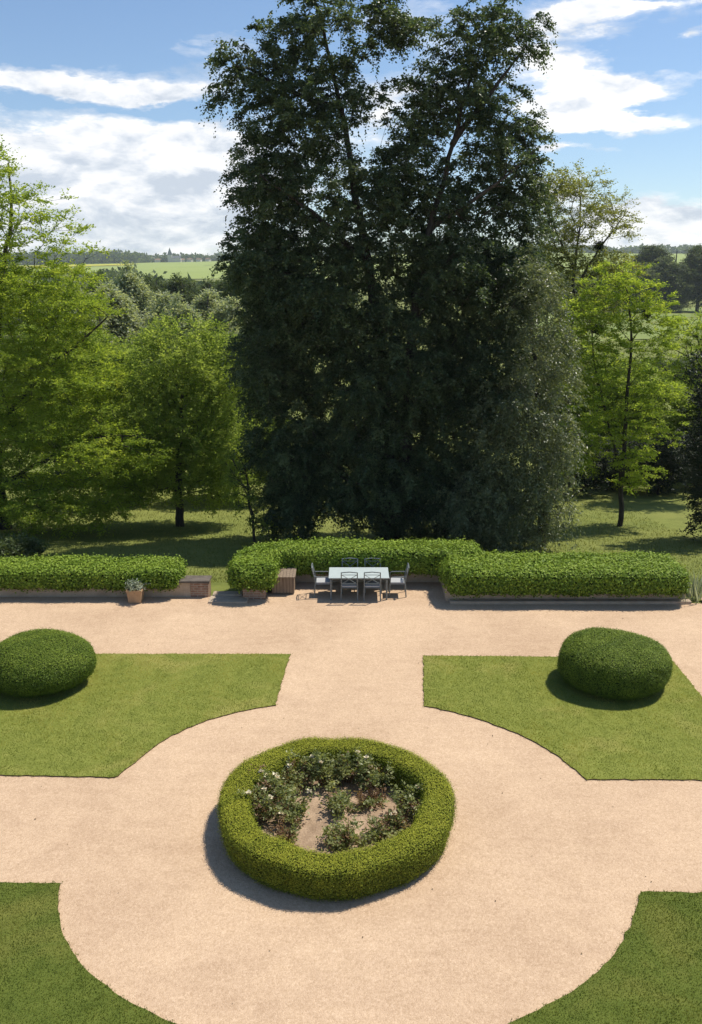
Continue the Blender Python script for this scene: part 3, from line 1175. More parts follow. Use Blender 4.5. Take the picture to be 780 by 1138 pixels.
for px, py, h, rad, nb, red, lab in roses:
    c = P(px, py, .05)
    v = c[:2] - ringC
    dd = np.linalg.norm(v)
    if dd > 1.28:
        v = v / dd * 1.28
    base = np.array([ringC[0] + v[0], ringC[1] + v[1], .05])
    t = thing('rose_bush', lab, 'rose bush', tuple(base), group='rose bushes inside the hedge ring')
    ns = max(7, int(14 * rad / .32))
    tips = np.c_[RNG.normal(0, rad * .55, (ns, 2)), RNG.uniform(.45, 1.0, ns) * h]
    g = Geo()
    for q in tips:
        m = np.array([q[0] * .35, q[1] * .35, q[2] * .55])
        g.tube([(q[0] * .08, q[1] * .08, 0), m, q], [.008, .006, .004], 5)
        for _ in range(3):
            e = m + RNG.normal(0, .12, 3) + np.array([0, 0, .05])
            g.tube([m, e], [.007, .004], 4)
    link('stem', g.mesh('stem', [M['rose_red']]), t)
    g = Geo()
    k = int(ns * (1 - red)) + 1
    sp = np.concatenate([tips, tips * np.array([.8, .8, .65]), tips * np.array([.5, .5, .5])]) + RNG.normal(0, .05, (3 * ns, 3))
    sel = RNG.uniform(size=len(sp)) > red
    if (~sel).sum() == 0:
        sel[0] = False
    sprays(g, sp[sel], unit(sp[sel]), 5, 7, .17, .062, .65, .2, .7, .5, mi=0)
    sprays(g, sp[~sel], unit(sp[~sel]), 4, 6, .16, .05, .6, .2, .7, .5, mi=1)
    link('foliage', g.mesh('foliage', [M['rose_leaf'], M['rose_red']]), t)
    order = np.argsort(-tips[:, 2])
    for b in range(nb):
        q = tips[order[b]] + np.array([0, 0, .02])
        g = Geo()
        kk = 16
        D = unit(np.c_[RNG.normal(0, .8, (kk, 2)), RNG.uniform(.2, 1, kk)])
        leaf_quads(g, np.tile(q, (kk, 1)), D, unit(np.c_[-D[:, :2] * .8, np.ones(kk)]), .065 * RNG.uniform(.8, 1.1, kk), .06, RNG.uniform(0, 1, kk))
        link('blossom', g.mesh('blossom', [M['petal']]), t)


# ------------------------------------------------------------------ trees
def base_at(px, Y):
    x = (px - IW / 2) / FPX * (Y * _c + CAM_H * _s)
    return np.array([x, Y, float(tz(x, Y))])


def stem_px(lst, Y, r0, r1, pp=-1, yoff=0.0):
    return ([PY(a, b, Y + (k / max(1, len(lst) - 1)) * yoff) for k, (a, b) in enumerate(lst)], r0, r1, pp)


def with_base(px, Y, st):
    b = base_at(px, Y)
    pts, r0, r1, pp = st
    return b, ([b + np.array([0, 0, -.15])] + list(pts), r0, r1, pp)


# the great two-stemmed beech
YB = 36.5
blobs = [(430, 36, 30, 34, 1.8, .85), (425, 85, 22, 20, 1.6, .6), (436, 215, 34, 40, 3.0, .8), (428, 170, 20, 16, 1.6, .5), (350, 30, 34, 52, 2.2, .75), (303, 75, 34, 42, 2.2, .7), (254, 92, 24, 34, 1.2, .45), (262, 60, 16, 14, .8, .5), (398, 50, 26, 48, 2.0, .7), (335, 135, 66, 50, 3.0, .8), (408, 130, 24, 42, 2.0, .45),
         (300, 205, 46, 50, 3.2, .9), (370, 225, 66, 60, 3.8, .9), (296, 290, 46, 52, 3.6, 1), (360, 325, 80, 66, 4.6, 1), (308, 395, 50, 66, 4.2, 1), (325, 485, 52, 66, 4.2, 1), (330, 555, 44, 44, 3.6, 1),
         (470, 60, 34, 44, 2.0, .65), (536, 36, 44, 38, 2.0, .65), (588, 42, 18, 20, 1.0, .5), (520, 115, 58, 46, 2.6, .75), (582, 150, 30, 32, 1.6, .55), (464, 165, 32, 56, 2.4, .7), (545, 200, 56, 52, 3.0, .85),
         (462, 255, 56, 66, 3.6, .9), (580, 245, 32, 46, 2.2, .7), (525, 315, 78, 66, 4.4, 1), (430, 400, 88, 78, 5.0, 1), (525, 430, 76, 80, 4.6, 1), (420, 510, 92, 80, 5.0, 1), (500, 540, 76, 60, 4.4, 1)]
blobs = [(a, c_, d, e, f * .66, w * (.78 if c_ < 260 else 1.1)) for a, c_, d, e, f, w in blobs]
pts = crown_points(blobs, YB, 6800, .5)
pts = pts[(lumps(pts, 1.15, 4) > np.where(pts[:, 2] > 9, -.24, -.38)) | (RNG.uniform(size=len(pts)) < .12)]
pts = thin_out(pts, .25)
b, s1 = with_base(432, YB, stem_px([(430, 520), (425, 400), (410, 295), (390, 190), (378, 110), (355, 20), (345, -25)], YB, .40, .035, yoff=.6))
s2 = ([b + np.array([.35, .2, -.1])] + [PY(a, c_, YB - .3) for a, c_ in ((450, 520), (455, 400), (465, 310), (478, 255), (503, 160), (520, 100), (536, 40))], .36, .03, 0)
s3 = ([PY(503, 160, YB - .3), PY(530, 120, YB - .2), PY(556, 90, YB), PY(585, 50, YB + .2)], .13, .03, 0)
s4 = ([PY(380, 120, YB + .4), PY(330, 110, YB + .2), PY(285, 82, YB), PY(262, 62, YB), PY(245, 85, YB)], .11, .02, 0)
s5 = ([PY(410, 295, YB + .3), PY(370, 255, YB - .6), PY(320, 215, YB - 1.2), PY(285, 190, YB - 1.5)], .14, .03, 0)
s6 = ([PY(478, 255, YB - .3), PY(520, 225, YB - 1), PY(560, 200, YB - 1.2), PY(590, 170, YB - 1.0)], .12, .03, 0)
build_tree('beech_tree', 'huge dark green two stemmed tree towering behind the table', 'tree', b, [s1, s2, s3, s4, s5, s6], pts, M['beech'], M['bark_dark'],
           twigs=11, per=16, length=.60, leaf=.108, aspect=.66, droop=.6, flat=.65, up=.45, upw=1.2, arch=.18, r_tip=.006, tint_c=.2)

# weeping silver-green tree at its right foot
YS = 34.2
blobs = [(592, 330, 34, 50, 1.8, .7), (602, 420, 40, 66, 2.2, .8), (570, 470, 46, 60, 2.4, .9), (608, 500, 30, 60, 2.0, .8), (556, 540, 52, 44, 2.4, .9), (600, 560, 40, 32, 2.0, .8), (530, 560, 48, 36, 2.2, .8), (570, 586, 60, 18, 2.4, .8)]
pts = thin_out(crown_points(blobs, YS, 860, .55), .28)
b, s1 = with_base(604, YS + .6, stem_px([(602, 520), (596, 430), (590, 350), (585, 300)], YS + .6, .2, .04))
build_tree('weeping_tree', 'silvery grey green weeping tree at the right foot of the huge tree', 'tree', b, [s1], pts, M['silver'], M['bark_dark'],
           twigs=9, per=14, length=.75, leaf=.12, aspect=.45, droop=.8, flat=.9, up=.25, upw=.3, arch=.35, r_tip=.006)

# big layered acacia at the left edge
YA = 38.5
blobs = [(-10, 205, 36, 40, 2.0, .36), (40, 245, 42, 30, 2.2, .30), (85, 265, 24, 16, 1.4, .18), (-50, 260, 50, 60, 3, .6), (5, 320, 80, 40, 3.4, .8), (75, 335, 46, 34, 2.8, .8), (-60, 380, 70, 60, 4, .7), (50, 405, 80, 36, 3.8, .9), (105, 430, 40, 34, 2.6, .8),
         (10, 470, 110, 34, 4.2, .9), (120, 490, 56, 24, 3.0, .9, -1), (165, 500, 22, 16, 1.6, .8, -1.2), (70, 535, 90, 24, 4.0, .8), (-60, 520, 70, 50, 4, .6), (140, 540, 34, 16, 2, .7), (40, 566, 56, 16, 3.0, .7), (105, 560, 40, 14, 2.4, .5), (-40, 580, 50, 20, 3, .6)]
pts = thin_out(boughs(crown_points(blobs, YA, 3600, .5), 1.0), .27)
b, s1 = with_base(2, YA + .8, stem_px([(0, 560), (-6, 480), (-4, 390), (2, 300), (15, 230), (8, 180)], YA + .8, .30, .035))
s2 = ([PY(-6, 480, YA + .8), PY(40, 420, YA + .3), PY(85, 385, YA), PY(120, 350, YA - .2)], .12, .03, 0)
s3 = ([PY(0, 540, YA + .8), PY(60, 505, YA), PY(120, 480, YA - .8), PY(165, 488, YA - 1.2)], .11, .03, 0)
build_tree('acacia_tree', 'large yellow green feathery tree with layered boughs at the left edge', 'tree', b, [s1, s2, s3], pts, M['acacia'], M['bark_dark'],
           twigs=9, per=11, length=.65, leaf=.11, aspect=.55, droop=.16, flat=.26, up=.55, upw=1.4, arch=.2, r_tip=.006)

# fresh green trees beyond the left lawn
YM = 40.5
blobs = [(205, 395, 62, 40, 2.6, 1), (245, 430, 38, 50, 2.4, 1), (180, 450, 56, 56, 2.8, 1), (222, 490, 54, 50, 2.8, 1), (250, 510, 30, 36, 2.0, .9), (175, 510, 40, 34, 2.2, .8), (150, 535, 34, 18, 2.0, .9), (240, 545, 34, 20, 2.0, .9), (200, 540, 50, 12, 2.4, .7)]
pts = thin_out(crown_points(blobs, YM, 1400, .5), .31)
b, s1 = with_base(198, YM, stem_px([(198, 530), (202, 450), (206, 390)], YM, .22, .04))
build_tree('leafy_tree', 'dense fresh green round tree with a straight dark trunk left of the huge tree', 'tree', b, [s1], pts, M['maple'], M['bark_dark'],
           twigs=9, per=10, length=.58, leaf=.12, aspect=.62, droop=.1, flat=.75, up=.35, r_tip=.006)

for px, Y, bl, lab in (  # two trees added to shade the lawn here and close up the foliage
        (140, 47.5, [(140, 470, 44, 34, 2.4, 1), (120, 510, 44, 26, 2.4, 1), (160, 515, 40, 24, 2.4, 1)], 'added green shade tree filling the gap between the left edge tree and the straight dark trunk'),
        (262, 48.0, [(258, 470, 40, 36, 2.4, 1), (245, 515, 40, 24, 2.4, 1), (285, 510, 36, 26, 2.4, 1)], 'added green shade tree filling the gap between the straight dark trunk and the huge tree')):
    pts = thin_out(crown_points(bl, Y, 700, .5), .34)
    b, s1 = with_base(px, Y, stem_px([(px, 540), (px + 2, 490), (px, 450)], Y, .16, .04))
    build_tree('leafy_tree', lab, 'tree', b, [s1], pts, M['maple'], M['bark_dark'], twigs=9, per=10, length=.6, leaf=.14, aspect=.62, droop=.2, flat=.6, up=.4, r_tip=.006)

YM = 57.0
blobs = [(130, 390, 50, 50, 3, 1), (175, 375, 45, 45, 3, 1), (120, 450, 60, 60, 3.4, 1), (255, 385, 45, 45, 3, 1), (90, 420, 40, 50, 3, 1)]
for px, top, lab, w in ((128, 375, 'fresh green tree behind the layered boughs, its trunk in deep shade', 48), (262, 372, 'fresh green tree partly hidden by the left side of the huge tree', 48), (60, 360, 'yellow green tree in the depth behind the left edge tree', 55), (652, 388, 'fresh green tree behind the slender tree, close to the huge tree', 46), (700, 402, 'fresh green tree directly behind the thin dark trunk on the right', 40), (785, 404, 'fresh green tree behind the dark evergreen at the right edge', 46)):
    bl = [(px, top + 45, w, 45, 2.8, 1), (px - 12, top + 90, w * .9, 50, 2.8, 1), (px + 14, top + 110, w * .9, 45, 2.8, 1)]
    pts = thin_out(crown_points(bl, YM, 1000, .5), .34)
    b, s1 = with_base(px, YM, stem_px([(px, top + 130), (px + 3, top + 60), (px, top + 15)], YM, .22, .04))
    build_tree('leafy_tree', lab, 'tree', b, [s1], pts, M['maple'], M['bark_dark'], twigs=9, per=11, length=.65, leaf=.17, aspect=.62, droop=.25, flat=.55, up=.35, r_tip=.007)

# young tree with bright leaves between the gap and the beech
pts = thin_out(crown_points([(272, 545, 26, 22, 1.1, 1), (290, 575, 20, 16, 1.0, .8), (262, 520, 20, 20, 1.0, .8)], 35.5, 120, .6), .2)
b, s1 = with_base(282, 35.5, stem_px([(280, 575), (276, 545), (270, 515)], 35.5, .07, .02))
build_tree('young_tree', 'small bright leaved young tree at the left foot of the huge tree', 'tree', b, [s1], pts, M['maple'], M['bark_dark'],
           twigs=6, per=9, length=.4, leaf=.09, start=.3)

# acacia on the right lawn
YR = 40.5
blobs = [(690, 318, 46, 16, 1.6, .8), (655, 350, 34, 22, 1.8, .7), (720, 345, 34, 20, 1.6, .7), (690, 385, 55, 16, 2.2, .7), (740, 372, 18, 12, 1.2, .6), (655, 420, 40, 22, 2.2, .7), (718, 430, 38, 16, 2.0, .7), (660, 470, 36, 22, 2, .7),
         (722, 470, 34, 12, 1.8, .7), (690, 505, 40, 12, 2.0, .6), (715, 528, 30, 9, 1.5, .6), (640, 500, 24, 20, 1.6, .6)]
pts = thin_out(boughs(crown_points(blobs, YR, 850, .5), .95), .26)
b, s1 = with_base(692, YR, stem_px([(694, 500), (697, 430), (704, 380), (698, 330), (694, 305)], YR, .13, .025))
s2 = ([PY(692, 540, YR), PY(676, 470, YR + .3), PY(662, 410, YR + .5), PY(655, 350, YR + .5)], .08, .02, 0)
build_tree('acacia_tree', 'slender yellow green layered tree on the right lawn with a thin dark trunk', 'tree', b, [s1, s2], pts, M['acacia'], M['bark_dark'],
           twigs=8, per=11, length=.5, leaf=.11, aspect=.55, droop=.14, flat=.18, up=.9, r_tip=.005, start=.2, upw=1.4)

# tall thin-leaved tree behind
YT = 50.0
blobs = [(636, 208, 40, 18, 1.8, .4), (606, 222, 26, 26, 1.6, .45), (672, 232, 32, 16, 1.6, .4), (694, 252, 16, 18, 1.4, .3), (640, 255, 46, 22, 2.2, .3), (610, 290, 34, 40, 2.2, .6), (660, 295, 40, 18, 2.0, .45), (690, 300, 24, 20, 1.6, .4), (640, 340, 50, 30, 2.4, .6), (620, 400, 40, 50, 2.4, .7)]
pts = thin_out(crown_points(blobs, YT, 1500, .6), .24)
b, s1 = with_base(632, YT, stem_px([(632, 480), (634, 380), (638, 300), (646, 240), (644, 200)], YT, .2, .03))
s2 = ([PY(636, 330, YT), PY(660, 285, YT), PY(680, 255, YT), PY(695, 238, YT)], .1, .02, 0)
s3 = ([PY(638, 300, YT), PY(622, 270, YT), PY(610, 235, YT), PY(606, 210, YT)], .09, .02, 0)
build_tree('tall_tree', 'tall sparse spring tree with bare forked limbs against the sky at right', 'tree', b, [s1, s2, s3], pts, M['acacia_pale'], M['bark_grey'],
           twigs=7, per=10, length=.6, leaf=.12, aspect=.5, droop=.2, flat=.4, up=.7, r_tip=.008)

# mistletoe balls in the two trees
for px, py, Y, r, lab in ((718.5, 349.5, YR - .3, .24, 'dark round mistletoe ball on the outer bough of the slender layered tree'),
                          (666, 273, YT - .3, .30, 'dark mistletoe ball high in the tall sparse tree'),
                          (664, 366, YR + .4, .26, 'dark mistletoe ball low in the slender tree near the huge tree')):
    c = PY(px, py, Y)
    g = Geo()
    n = 90
    d = rand_unit(n)
    sprays(g, d * r * .25, d, 3, 8, r * .9, .06, .5, .05, 1.0, .2)
    for q in d[:30]:
        g.tube([(0, 0, 0), q * r * .6], .008, 4, 1)
    tag(link('mistletoe', g.mesh('mistletoe', [M['yew'], M['bark_dark']]), loc=tuple(c)), lab, 'mistletoe', 'mistletoe balls in the right trees')

# more trees at the right edge
for px, Y, bl, lm, lab, n in (
        (772, 49.0, [(768, 375, 34, 22, 2, 1), (780, 420, 40, 24, 2.4, 1), (755, 410, 24, 16, 1.6, .8), (800, 380, 40, 40, 2.4, 1)], 'acacia', 'yellow green leafy boughs of a tree cut by the right edge', 360),):
    pts = thin_out(crown_points(bl, Y, n, .5), .3)
    b, s1 = with_base(px + 14, Y, stem_px([(px + 14, 470), (px + 8, 400), (px + 2, 365)], Y, .16, .03))
    build_tree('acacia_tree', lab, 'tree', b, [s1], pts, M[lm], M['bark_dark'], twigs=8, per=11, length=.55, leaf=.11, flat=.2, up=1.2, droop=.12)

pts = thin_out(crown_points([(798, 420, 26, 40, 1.6, 1), (796, 480, 30, 56, 2.0, 1), (796, 550, 32, 40, 2.0, 1), (810, 500, 40, 80, 2.2, 1), (798, 585, 28, 24, 1.8, 1)], 36.0, 620, .5), .26)
b, s1 = with_base(796, 36.0, stem_px([(796, 520), (794, 440), (793, 390)], 36.0, .18, .04))
build_tree('yew_tree', 'very dark evergreen tree standing at the right edge', 'tree', b, [s1], pts, M['yew'], M['bark_dark'], twigs=9, per=12, length=.5, leaf=.10, droop=.3, flat=.6, up=.6)

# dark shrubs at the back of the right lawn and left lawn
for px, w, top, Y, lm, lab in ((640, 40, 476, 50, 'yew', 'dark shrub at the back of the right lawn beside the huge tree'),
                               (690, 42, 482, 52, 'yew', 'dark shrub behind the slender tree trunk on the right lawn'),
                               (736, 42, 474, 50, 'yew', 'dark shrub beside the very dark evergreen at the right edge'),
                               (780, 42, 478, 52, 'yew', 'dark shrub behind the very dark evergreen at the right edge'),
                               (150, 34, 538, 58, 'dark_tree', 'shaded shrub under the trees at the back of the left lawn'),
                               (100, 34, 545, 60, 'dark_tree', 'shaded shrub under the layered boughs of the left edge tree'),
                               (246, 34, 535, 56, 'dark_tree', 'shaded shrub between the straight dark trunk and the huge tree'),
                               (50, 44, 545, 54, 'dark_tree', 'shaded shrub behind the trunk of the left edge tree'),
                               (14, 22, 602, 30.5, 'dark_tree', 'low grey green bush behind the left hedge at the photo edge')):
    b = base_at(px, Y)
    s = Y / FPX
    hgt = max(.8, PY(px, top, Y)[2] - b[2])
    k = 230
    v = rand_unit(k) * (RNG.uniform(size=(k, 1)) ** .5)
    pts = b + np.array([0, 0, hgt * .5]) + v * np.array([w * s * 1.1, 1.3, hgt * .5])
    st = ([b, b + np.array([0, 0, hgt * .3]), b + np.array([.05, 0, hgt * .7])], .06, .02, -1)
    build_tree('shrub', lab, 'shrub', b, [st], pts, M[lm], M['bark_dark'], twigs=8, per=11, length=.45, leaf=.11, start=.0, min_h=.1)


# ------------------------------------------------------------------ middle distance trees, copied from prototypes
def proto(name, label, H, Rr, lm, n0, leaf, length, group, rows=(0, .25), shape=1.0, twigs=8, per=9, droop=.3, flat=.6, up=.7):
    k = int(n0 * 1.8)
    v = rand_unit(k) * (RNG.uniform(size=(k, 1)) ** .4)
    lobes = rand_unit(7) * np.array([.55, .55, .6])
    which = RNG.integers(0, 7, k)
    p = lobes[which] + v * .55
    p = p / 1.12
    cz = H * (1 + rows[1]) / 2
    hz = H * (1 - rows[1]) / 2
    wide = np.clip(1 - shape * .45 * (p[:, 2:3] + 1) / 2, .2, 2)
    pts = np.concatenate([p[:, :2] * Rr * wide * 1.15, cz + p[:, 2:3] * hz], 1)
    st = ([np.array([0, 0, -.4]), np.array([.1, 0, H * .3]), np.array([-.1, .1, H * .6]), np.array([0, 0, H * .88])], H * .022, H * .004, -1)
    pos, par, rad, tips, td = grow([st], pts, r_tip=.02, seg=1.2)
    t = thing(name, label, 'tree', group=group)
    g = Geo()
    tree_tubes(g, pos, par, rad, sides=5)
    link('trunk', g.mesh('trunk', [M['bark_grey']]), t)
    c = Geo()
    outw = unit((tips - np.array([0, 0, cz])) * np.array([1, 1, .6])) * .7 + td * .5
    sprays(c, tips, outw, twigs, per, length, leaf, .55, droop, flat, up, 1.0, .5, .16)
    link('crown', c.mesh('crown', [M[lm]]), t)
    return t


def plant_row(protos, spots, names=None):
    used = set()
    for i, (px, top, Y, w, lab) in enumerate(spots):
        pr, H0, R0 = protos[i % len(protos)]
        b = base_at(px, Y)
        Hh = (PY(px, top, Y)[2] - b[2]) * 1.06
        sz = Hh / H0
        sx = (w * Y / FPX) / R0
        rz = RNG.uniform(0, 6.28)
        if id(pr) not in used:
            used.add(id(pr))
            pr.location = tuple(b)
            pr.rotation_euler = (0, 0, rz)
            pr.scale = (sx, sx, sz)
            pr['label'] = lab
        else:
            copy_thing(pr, tuple(b), rz, (sx, sx, sz), lab)


W1 = proto('willow_tree', 'x', 14, 4.6, 'willow', 420, .34, 1.25, 'grey willows in the valley', rows=(0, .08), shape=.8, droop=.5)
W2 = proto('willow_tree', 'x', 14, 4.6, 'willow', 420, .34, 1.25, 'grey willows in the valley', rows=(0, .08), shape=1.1, droop=.5)
plant_row([(W1, 14, 4.6), (W2, 14, 4.6)], [
    (118, 312, 96, 46, 'pale grey willow at the left end of the willow row'),
    (148, 304, 104, 40, 'tallest pale grey willow, with a pointed crown, in the valley row'),
    (178, 322, 92, 42, 'pale grey willow between the pointed willow and the dark trees'),
    (205, 338, 86, 40, 'low pale willow in front of the dark valley trees'),
    (234, 320, 98, 40, 'rounded pale willow next to the left outline of the huge tree'),
    (85, 318, 90, 46, 'pale willow seen through the feathery left edge tree'),
    (266, 328, 95, 40, 'pale willow mostly hidden behind the huge tree'),
    (40, 322, 98, 50, 'pale willow hidden behind the left edge tree'),
])
D1 = proto('valley_tree', 'x', 20, 6.5, 'dark_tree', 320, .42, 1.7, 'dark trees in the valley below the field', rows=(0, .06), shape=.6)
D2 = proto('valley_tree', 'x', 20, 6.5, 'dark_tree', 320, .42, 1.7, 'dark trees in the valley below the field', rows=(0, .06), shape=.9)
plant_row([(D1, 20, 6.5), (D2, 20, 6.5)], [
    (148, 308, 175, 34, 'dark round tree under the yellow strip of the far field'),
    (176, 305, 180, 34, 'dark broad tree directly below the middle of the far field'),
    (205, 308, 170, 34, 'darkest valley tree directly above the low pale willow'),
    (235, 310, 178, 34, 'dark valley tree beside the left outline of the huge tree'),
    (112, 312, 172, 34, 'dark valley tree at the left end of the far field'),
    (80, 310, 176, 34, 'dark valley tree seen through the thin top of the left edge tree'),
    (262, 306, 172, 34, 'dark valley tree behind the left outline of the huge tree'),
])
P1 = proto('poplar_tree', 'x', 30, 9, 'poplar', 420, .62, 2.4, 'tall trees at the far end of the right meadow', rows=(0, .04), shape=.5)
P2 = proto('poplar_tree', 'x', 30, 9, 'poplar', 420, .62, 2.4, 'tall trees at the far end of the right meadow', rows=(0, .04), shape=.8)
plant_row([(P1, 30, 9), (P2, 30, 9)], [
    (700, 284, 425, 27, 'tall dark tree at the left end of the far meadow row'),
    (722, 277, 440, 29, 'tall dark tree with an open crown in the far meadow row'),
    (748, 274, 430, 32, 'tallest and widest dark tree of the far meadow row'),
    (776, 277, 430, 30, 'tall dark tree of the far meadow row cut by the right edge'),
    (672, 292, 420, 28, 'dark tree of the far row behind the tall sparse tree'),
    (800, 285, 425, 28, 'dark tree of the far row just beyond the right edge'),
])
S1 = proto('meadow_shrub', 'x', 6, 4, 'dark_tree', 130, .3, 1.1, 'shrubs across the right meadow', rows=(0, .02), shape=.3)
plant_row([(S1, 6, 4)], [
    (705, 402, 150, 26, 'low dark shrub at the near edge of the right meadow beside the slender tree'),
    (735, 398, 160, 24, 'low dark shrub at the near edge of the right meadow, nearer the right edge'),
    (768, 400, 150, 26, 'low dark shrub of the right meadow under the boughs at the right edge'),
    (750, 338, 415, 14, 'small grey shrub at the foot of the tallest far meadow tree'),
])
for o in list(bpy.data.objects):
    if o.name.startswith('meadow_shrub'):
        o['category'] = 'shrub'


# far woods: one mass on the ridge
def wood(name, spots, size, leafm):
    g = Geo()
    for x, y, w, h in spots:
        z = float(tz(x, y))
        n = 34
        p = rand_unit(n)
        c = np.array([x, y, z + h * .45]) + p * np.array([w, w, h * .5])
        for _ in range(3):
            D = rand_unit(n)
            N = unit(p + RNG.normal(0, .5, (n, 3)))
            leaf_quads(g, c + RNG.normal(0, size * .35, c.shape), D, N, size * RNG.uniform(.7, 1.4, n), size * .9, np.clip(RNG.normal(.45, .2, n), 0, 1))
    return tag(link(name, g.mesh(name, [leafm])), kind='stuff')


sp = []
for _ in range(520):
    x = RNG.uniform(-1500, 1500)
    y = 2230 + 60 * math.sin(x * .004) + RNG.uniform(0, 160)
    h = RNG.uniform(9, 15) + 5 * max(0, math.sin(x * .006 + 1))
    sp.append((x, y, h * .75, h))
for _ in range(260):
    x = RNG.uniform(-900, -470)
    y = 1880 + (x + 700) * .5 + RNG.uniform(0, 150)
    h = RNG.uniform(14, 22)
    sp.append((x, y, h * .7, h))
wood('woodland', sp, 7.5, M['dark_tree'])

sp = []
for _ in range(420):
    x = RNG.uniform(-420, 420)
    y = RNG.uniform(560, 760)
    h = RNG.uniform(11, 17)
    if x > -160 and x < 40:
        continue
    sp.append((x, y, h * .7, h))
for _ in range(300):
    y = RNG.uniform(250, 420)
    x = RNG.uniform(-.55, -.02) * y
    h = RNG.uniform(9, 14)
    sp.append((x, y, h * .7, h))
wood('valley_wood', sp, 3.6, M['dark_tree'])

# village on the ridge
def house(w, d, h, label):
    t = thing('village_house', label, 'house', group='houses of the village on the ridge')
    g = Geo().box((-w / 2, -d / 2, -2), (w / 2, d / 2, h))
    link('wall', g.mesh('wall', [M['wall_house']]), t)
    g = Geo()
    rh = h * .55
    V = [(-w / 2 - .4, -d / 2 - .4, h), (w / 2 + .4, -d / 2 - .4, h), (w / 2 + .4, d / 2 + .4, h), (-w / 2 - .4, d / 2 + .4, h), (-w / 2 - .4, 0, h + rh), (w / 2 + .4, 0, h + rh)]
    g.add(V, [(0, 1, 5, 4), (2, 3, 4, 5)])
    g.add(V, [(3, 0, 4), (1, 2, 5)])
    g.add(V, [(0, 3, 2, 1)])
    link('roof', g.mesh('roof', [M['roof_house']]), t)
    return t


hs = house(13, 9, 6, 'small pale house on the skyline beside the church spire')
for i, px in enumerate((176, 166, 158, 203, 212, 222, 150, 232)):
    Y = 2190 - (i % 3) * 14
    b = base_at(px, Y)
    if i == 0:
        hs.location = tuple(b)
        hs.rotation_euler = (0, 0, .3)
    else:
        copy_thing(hs, tuple(b), RNG.uniform(-.6, .6), (RNG.uniform(.8, 1.3),) * 3)
for o in bpy.data.objects:
    if o.name.startswith('village_house'):
        o['label'] = 'tiny pale house among trees on the far ridge'
b = base_at(190, 2180)
t = thing('church', 'far village church with a dark spire on the skyline', 'church', tuple(b))
g = Geo().box((-5, -4, -2), (5, 5, 17))
link('tower', g.mesh('tower', [M['wall_house']]), t)
g = Geo().add([(-5.4, -4.4, 17), (5.4, -4.4, 17), (5.4, 5.4, 17), (-5.4, 5.4, 17), (0, .5, 34)], [(0, 1, 4), (1, 2, 4), (2, 3, 4), (3, 0, 4)])
link('spire', g.mesh('spire', [M['slate']]), t)
g = Geo().box((5.01, -5, -2), (26, 6, 9))
link('nave', g.mesh('nave', [M['wall_house']]), t)
g = Geo().add([(5.01, -5.5, 9), (26.5, -5.5, 9), (26.5, 6.5, 9), (5.01, 6.5, 9), (5.01, .5, 15), (26.5, .5, 15)], [(0, 1, 5, 4), (2, 3, 4, 5)])
link('nave_roof', g.mesh('nave_roof', [M['slate']]), t)

# loose meadow grass beyond the hedges, so the lawn there is not a bare sheet
k = 60000
x = RNG.uniform(-16, 15, k)
y = 27.6 + 24 * RNG.uniform(0, 1, k) ** 1.4
gB = np.c_[x, y, tz(x, y) - .01]
D = unit(np.c_[RNG.normal(0, .5, (k, 2)), np.ones(k)])
h = RNG.uniform(.05, .14, k)
S = unit(np.c_[RNG.normal(size=(k, 2)), np.zeros(k)])
w = .014
g = Geo()
g.add(np.stack([gB - S * w, gB + S * w, gB + D * h[:, None]], 1).reshape(-1, 3), np.arange(3 * k).reshape(-1, 3), 0, np.clip(RNG.normal(.5, .25, k), 0, 1))
tag(link('meadow_grass', g.mesh('meadow_grass', [M['grass_far']])), kind='stuff')

# ------------------------------------------------------------------ haze
hz = Geo().box((-4300, -90, -9.5), (4300, 4700, 90))
m, nt, ns, ls = mat('haze')
out = ns.new('ShaderNodeOutputMaterial')
pv = ns.new('ShaderNodeVolumePrincipled')
pv.inputs['Color'].default_value = (.80, .87, .97, 1)
pv.inputs['Density'].default_value = .00011
pv.inputs['Anisotropy'].default_value = .2
ls.new(pv.outputs[0], out.inputs['Volume'])
USE_HAZE = True
if USE_HAZE:
    tag(link('haze', hz.mesh('haze', [m])), kind='stuff')

# ------------------------------------------------------------------ light
SUN = np.array([.48, .29, 1.0])
SUN = SUN / np.linalg.norm(SUN)
elev = math.asin(SUN[2])
azim = math.atan2(SUN[0], SUN[1])      # clockwise from +Y
sl = bpy.data.lights.new('sun', 'SUN')
sl.energy = 4.4
sl.angle = R(.53)
sl.color = (1.0, .935, .82)
so = bpy.data.objects.new('sun', sl)
so.rotation_euler = Vector(SUN).to_track_quat('Z', 'Y').to_euler()
so.location = (20, 15, 60)
COL.objects.link(so)

wd = bpy.data.worlds.new('World')
SC.world = wd
wd.use_nodes = True
nt = wd.node_tree
nt.nodes.clear()
out = nt.nodes.new('ShaderNodeOutputWorld')
sky = nt.nodes.new('ShaderNodeTexSky')
sky.sky_type = 'NISHITA'
sky.sun_disc = False
sky.sun_elevation = elev
sky.sun_rotation = azim
sky.altitude = 100
sky.air_density = 1.0
sky.dust_density = .25
sky.ozone_density = 3.0
bg = nt.nodes.new('ShaderNodeBackground')
bg.inputs[1].default_value = .105
nt.links.new(mixc(nt, 1.0, sky.outputs[0], (.95, .98, 1.02), 'MULTIPLY'), bg.inputs[0])
# clouds laid out by compass bearing and elevation
tc = nt.nodes.new('ShaderNodeTexCoord')
sp_ = nt.nodes.new('ShaderNodeSeparateXYZ')
nt.links.new(tc.outputs['Generated'], sp_.inputs[0])
az = math_n(nt, 'ARCTAN2', sp_.outputs[0], sp_.outputs[1])
el = math_n(nt, 'ARCSINE', sp_.outputs[2])


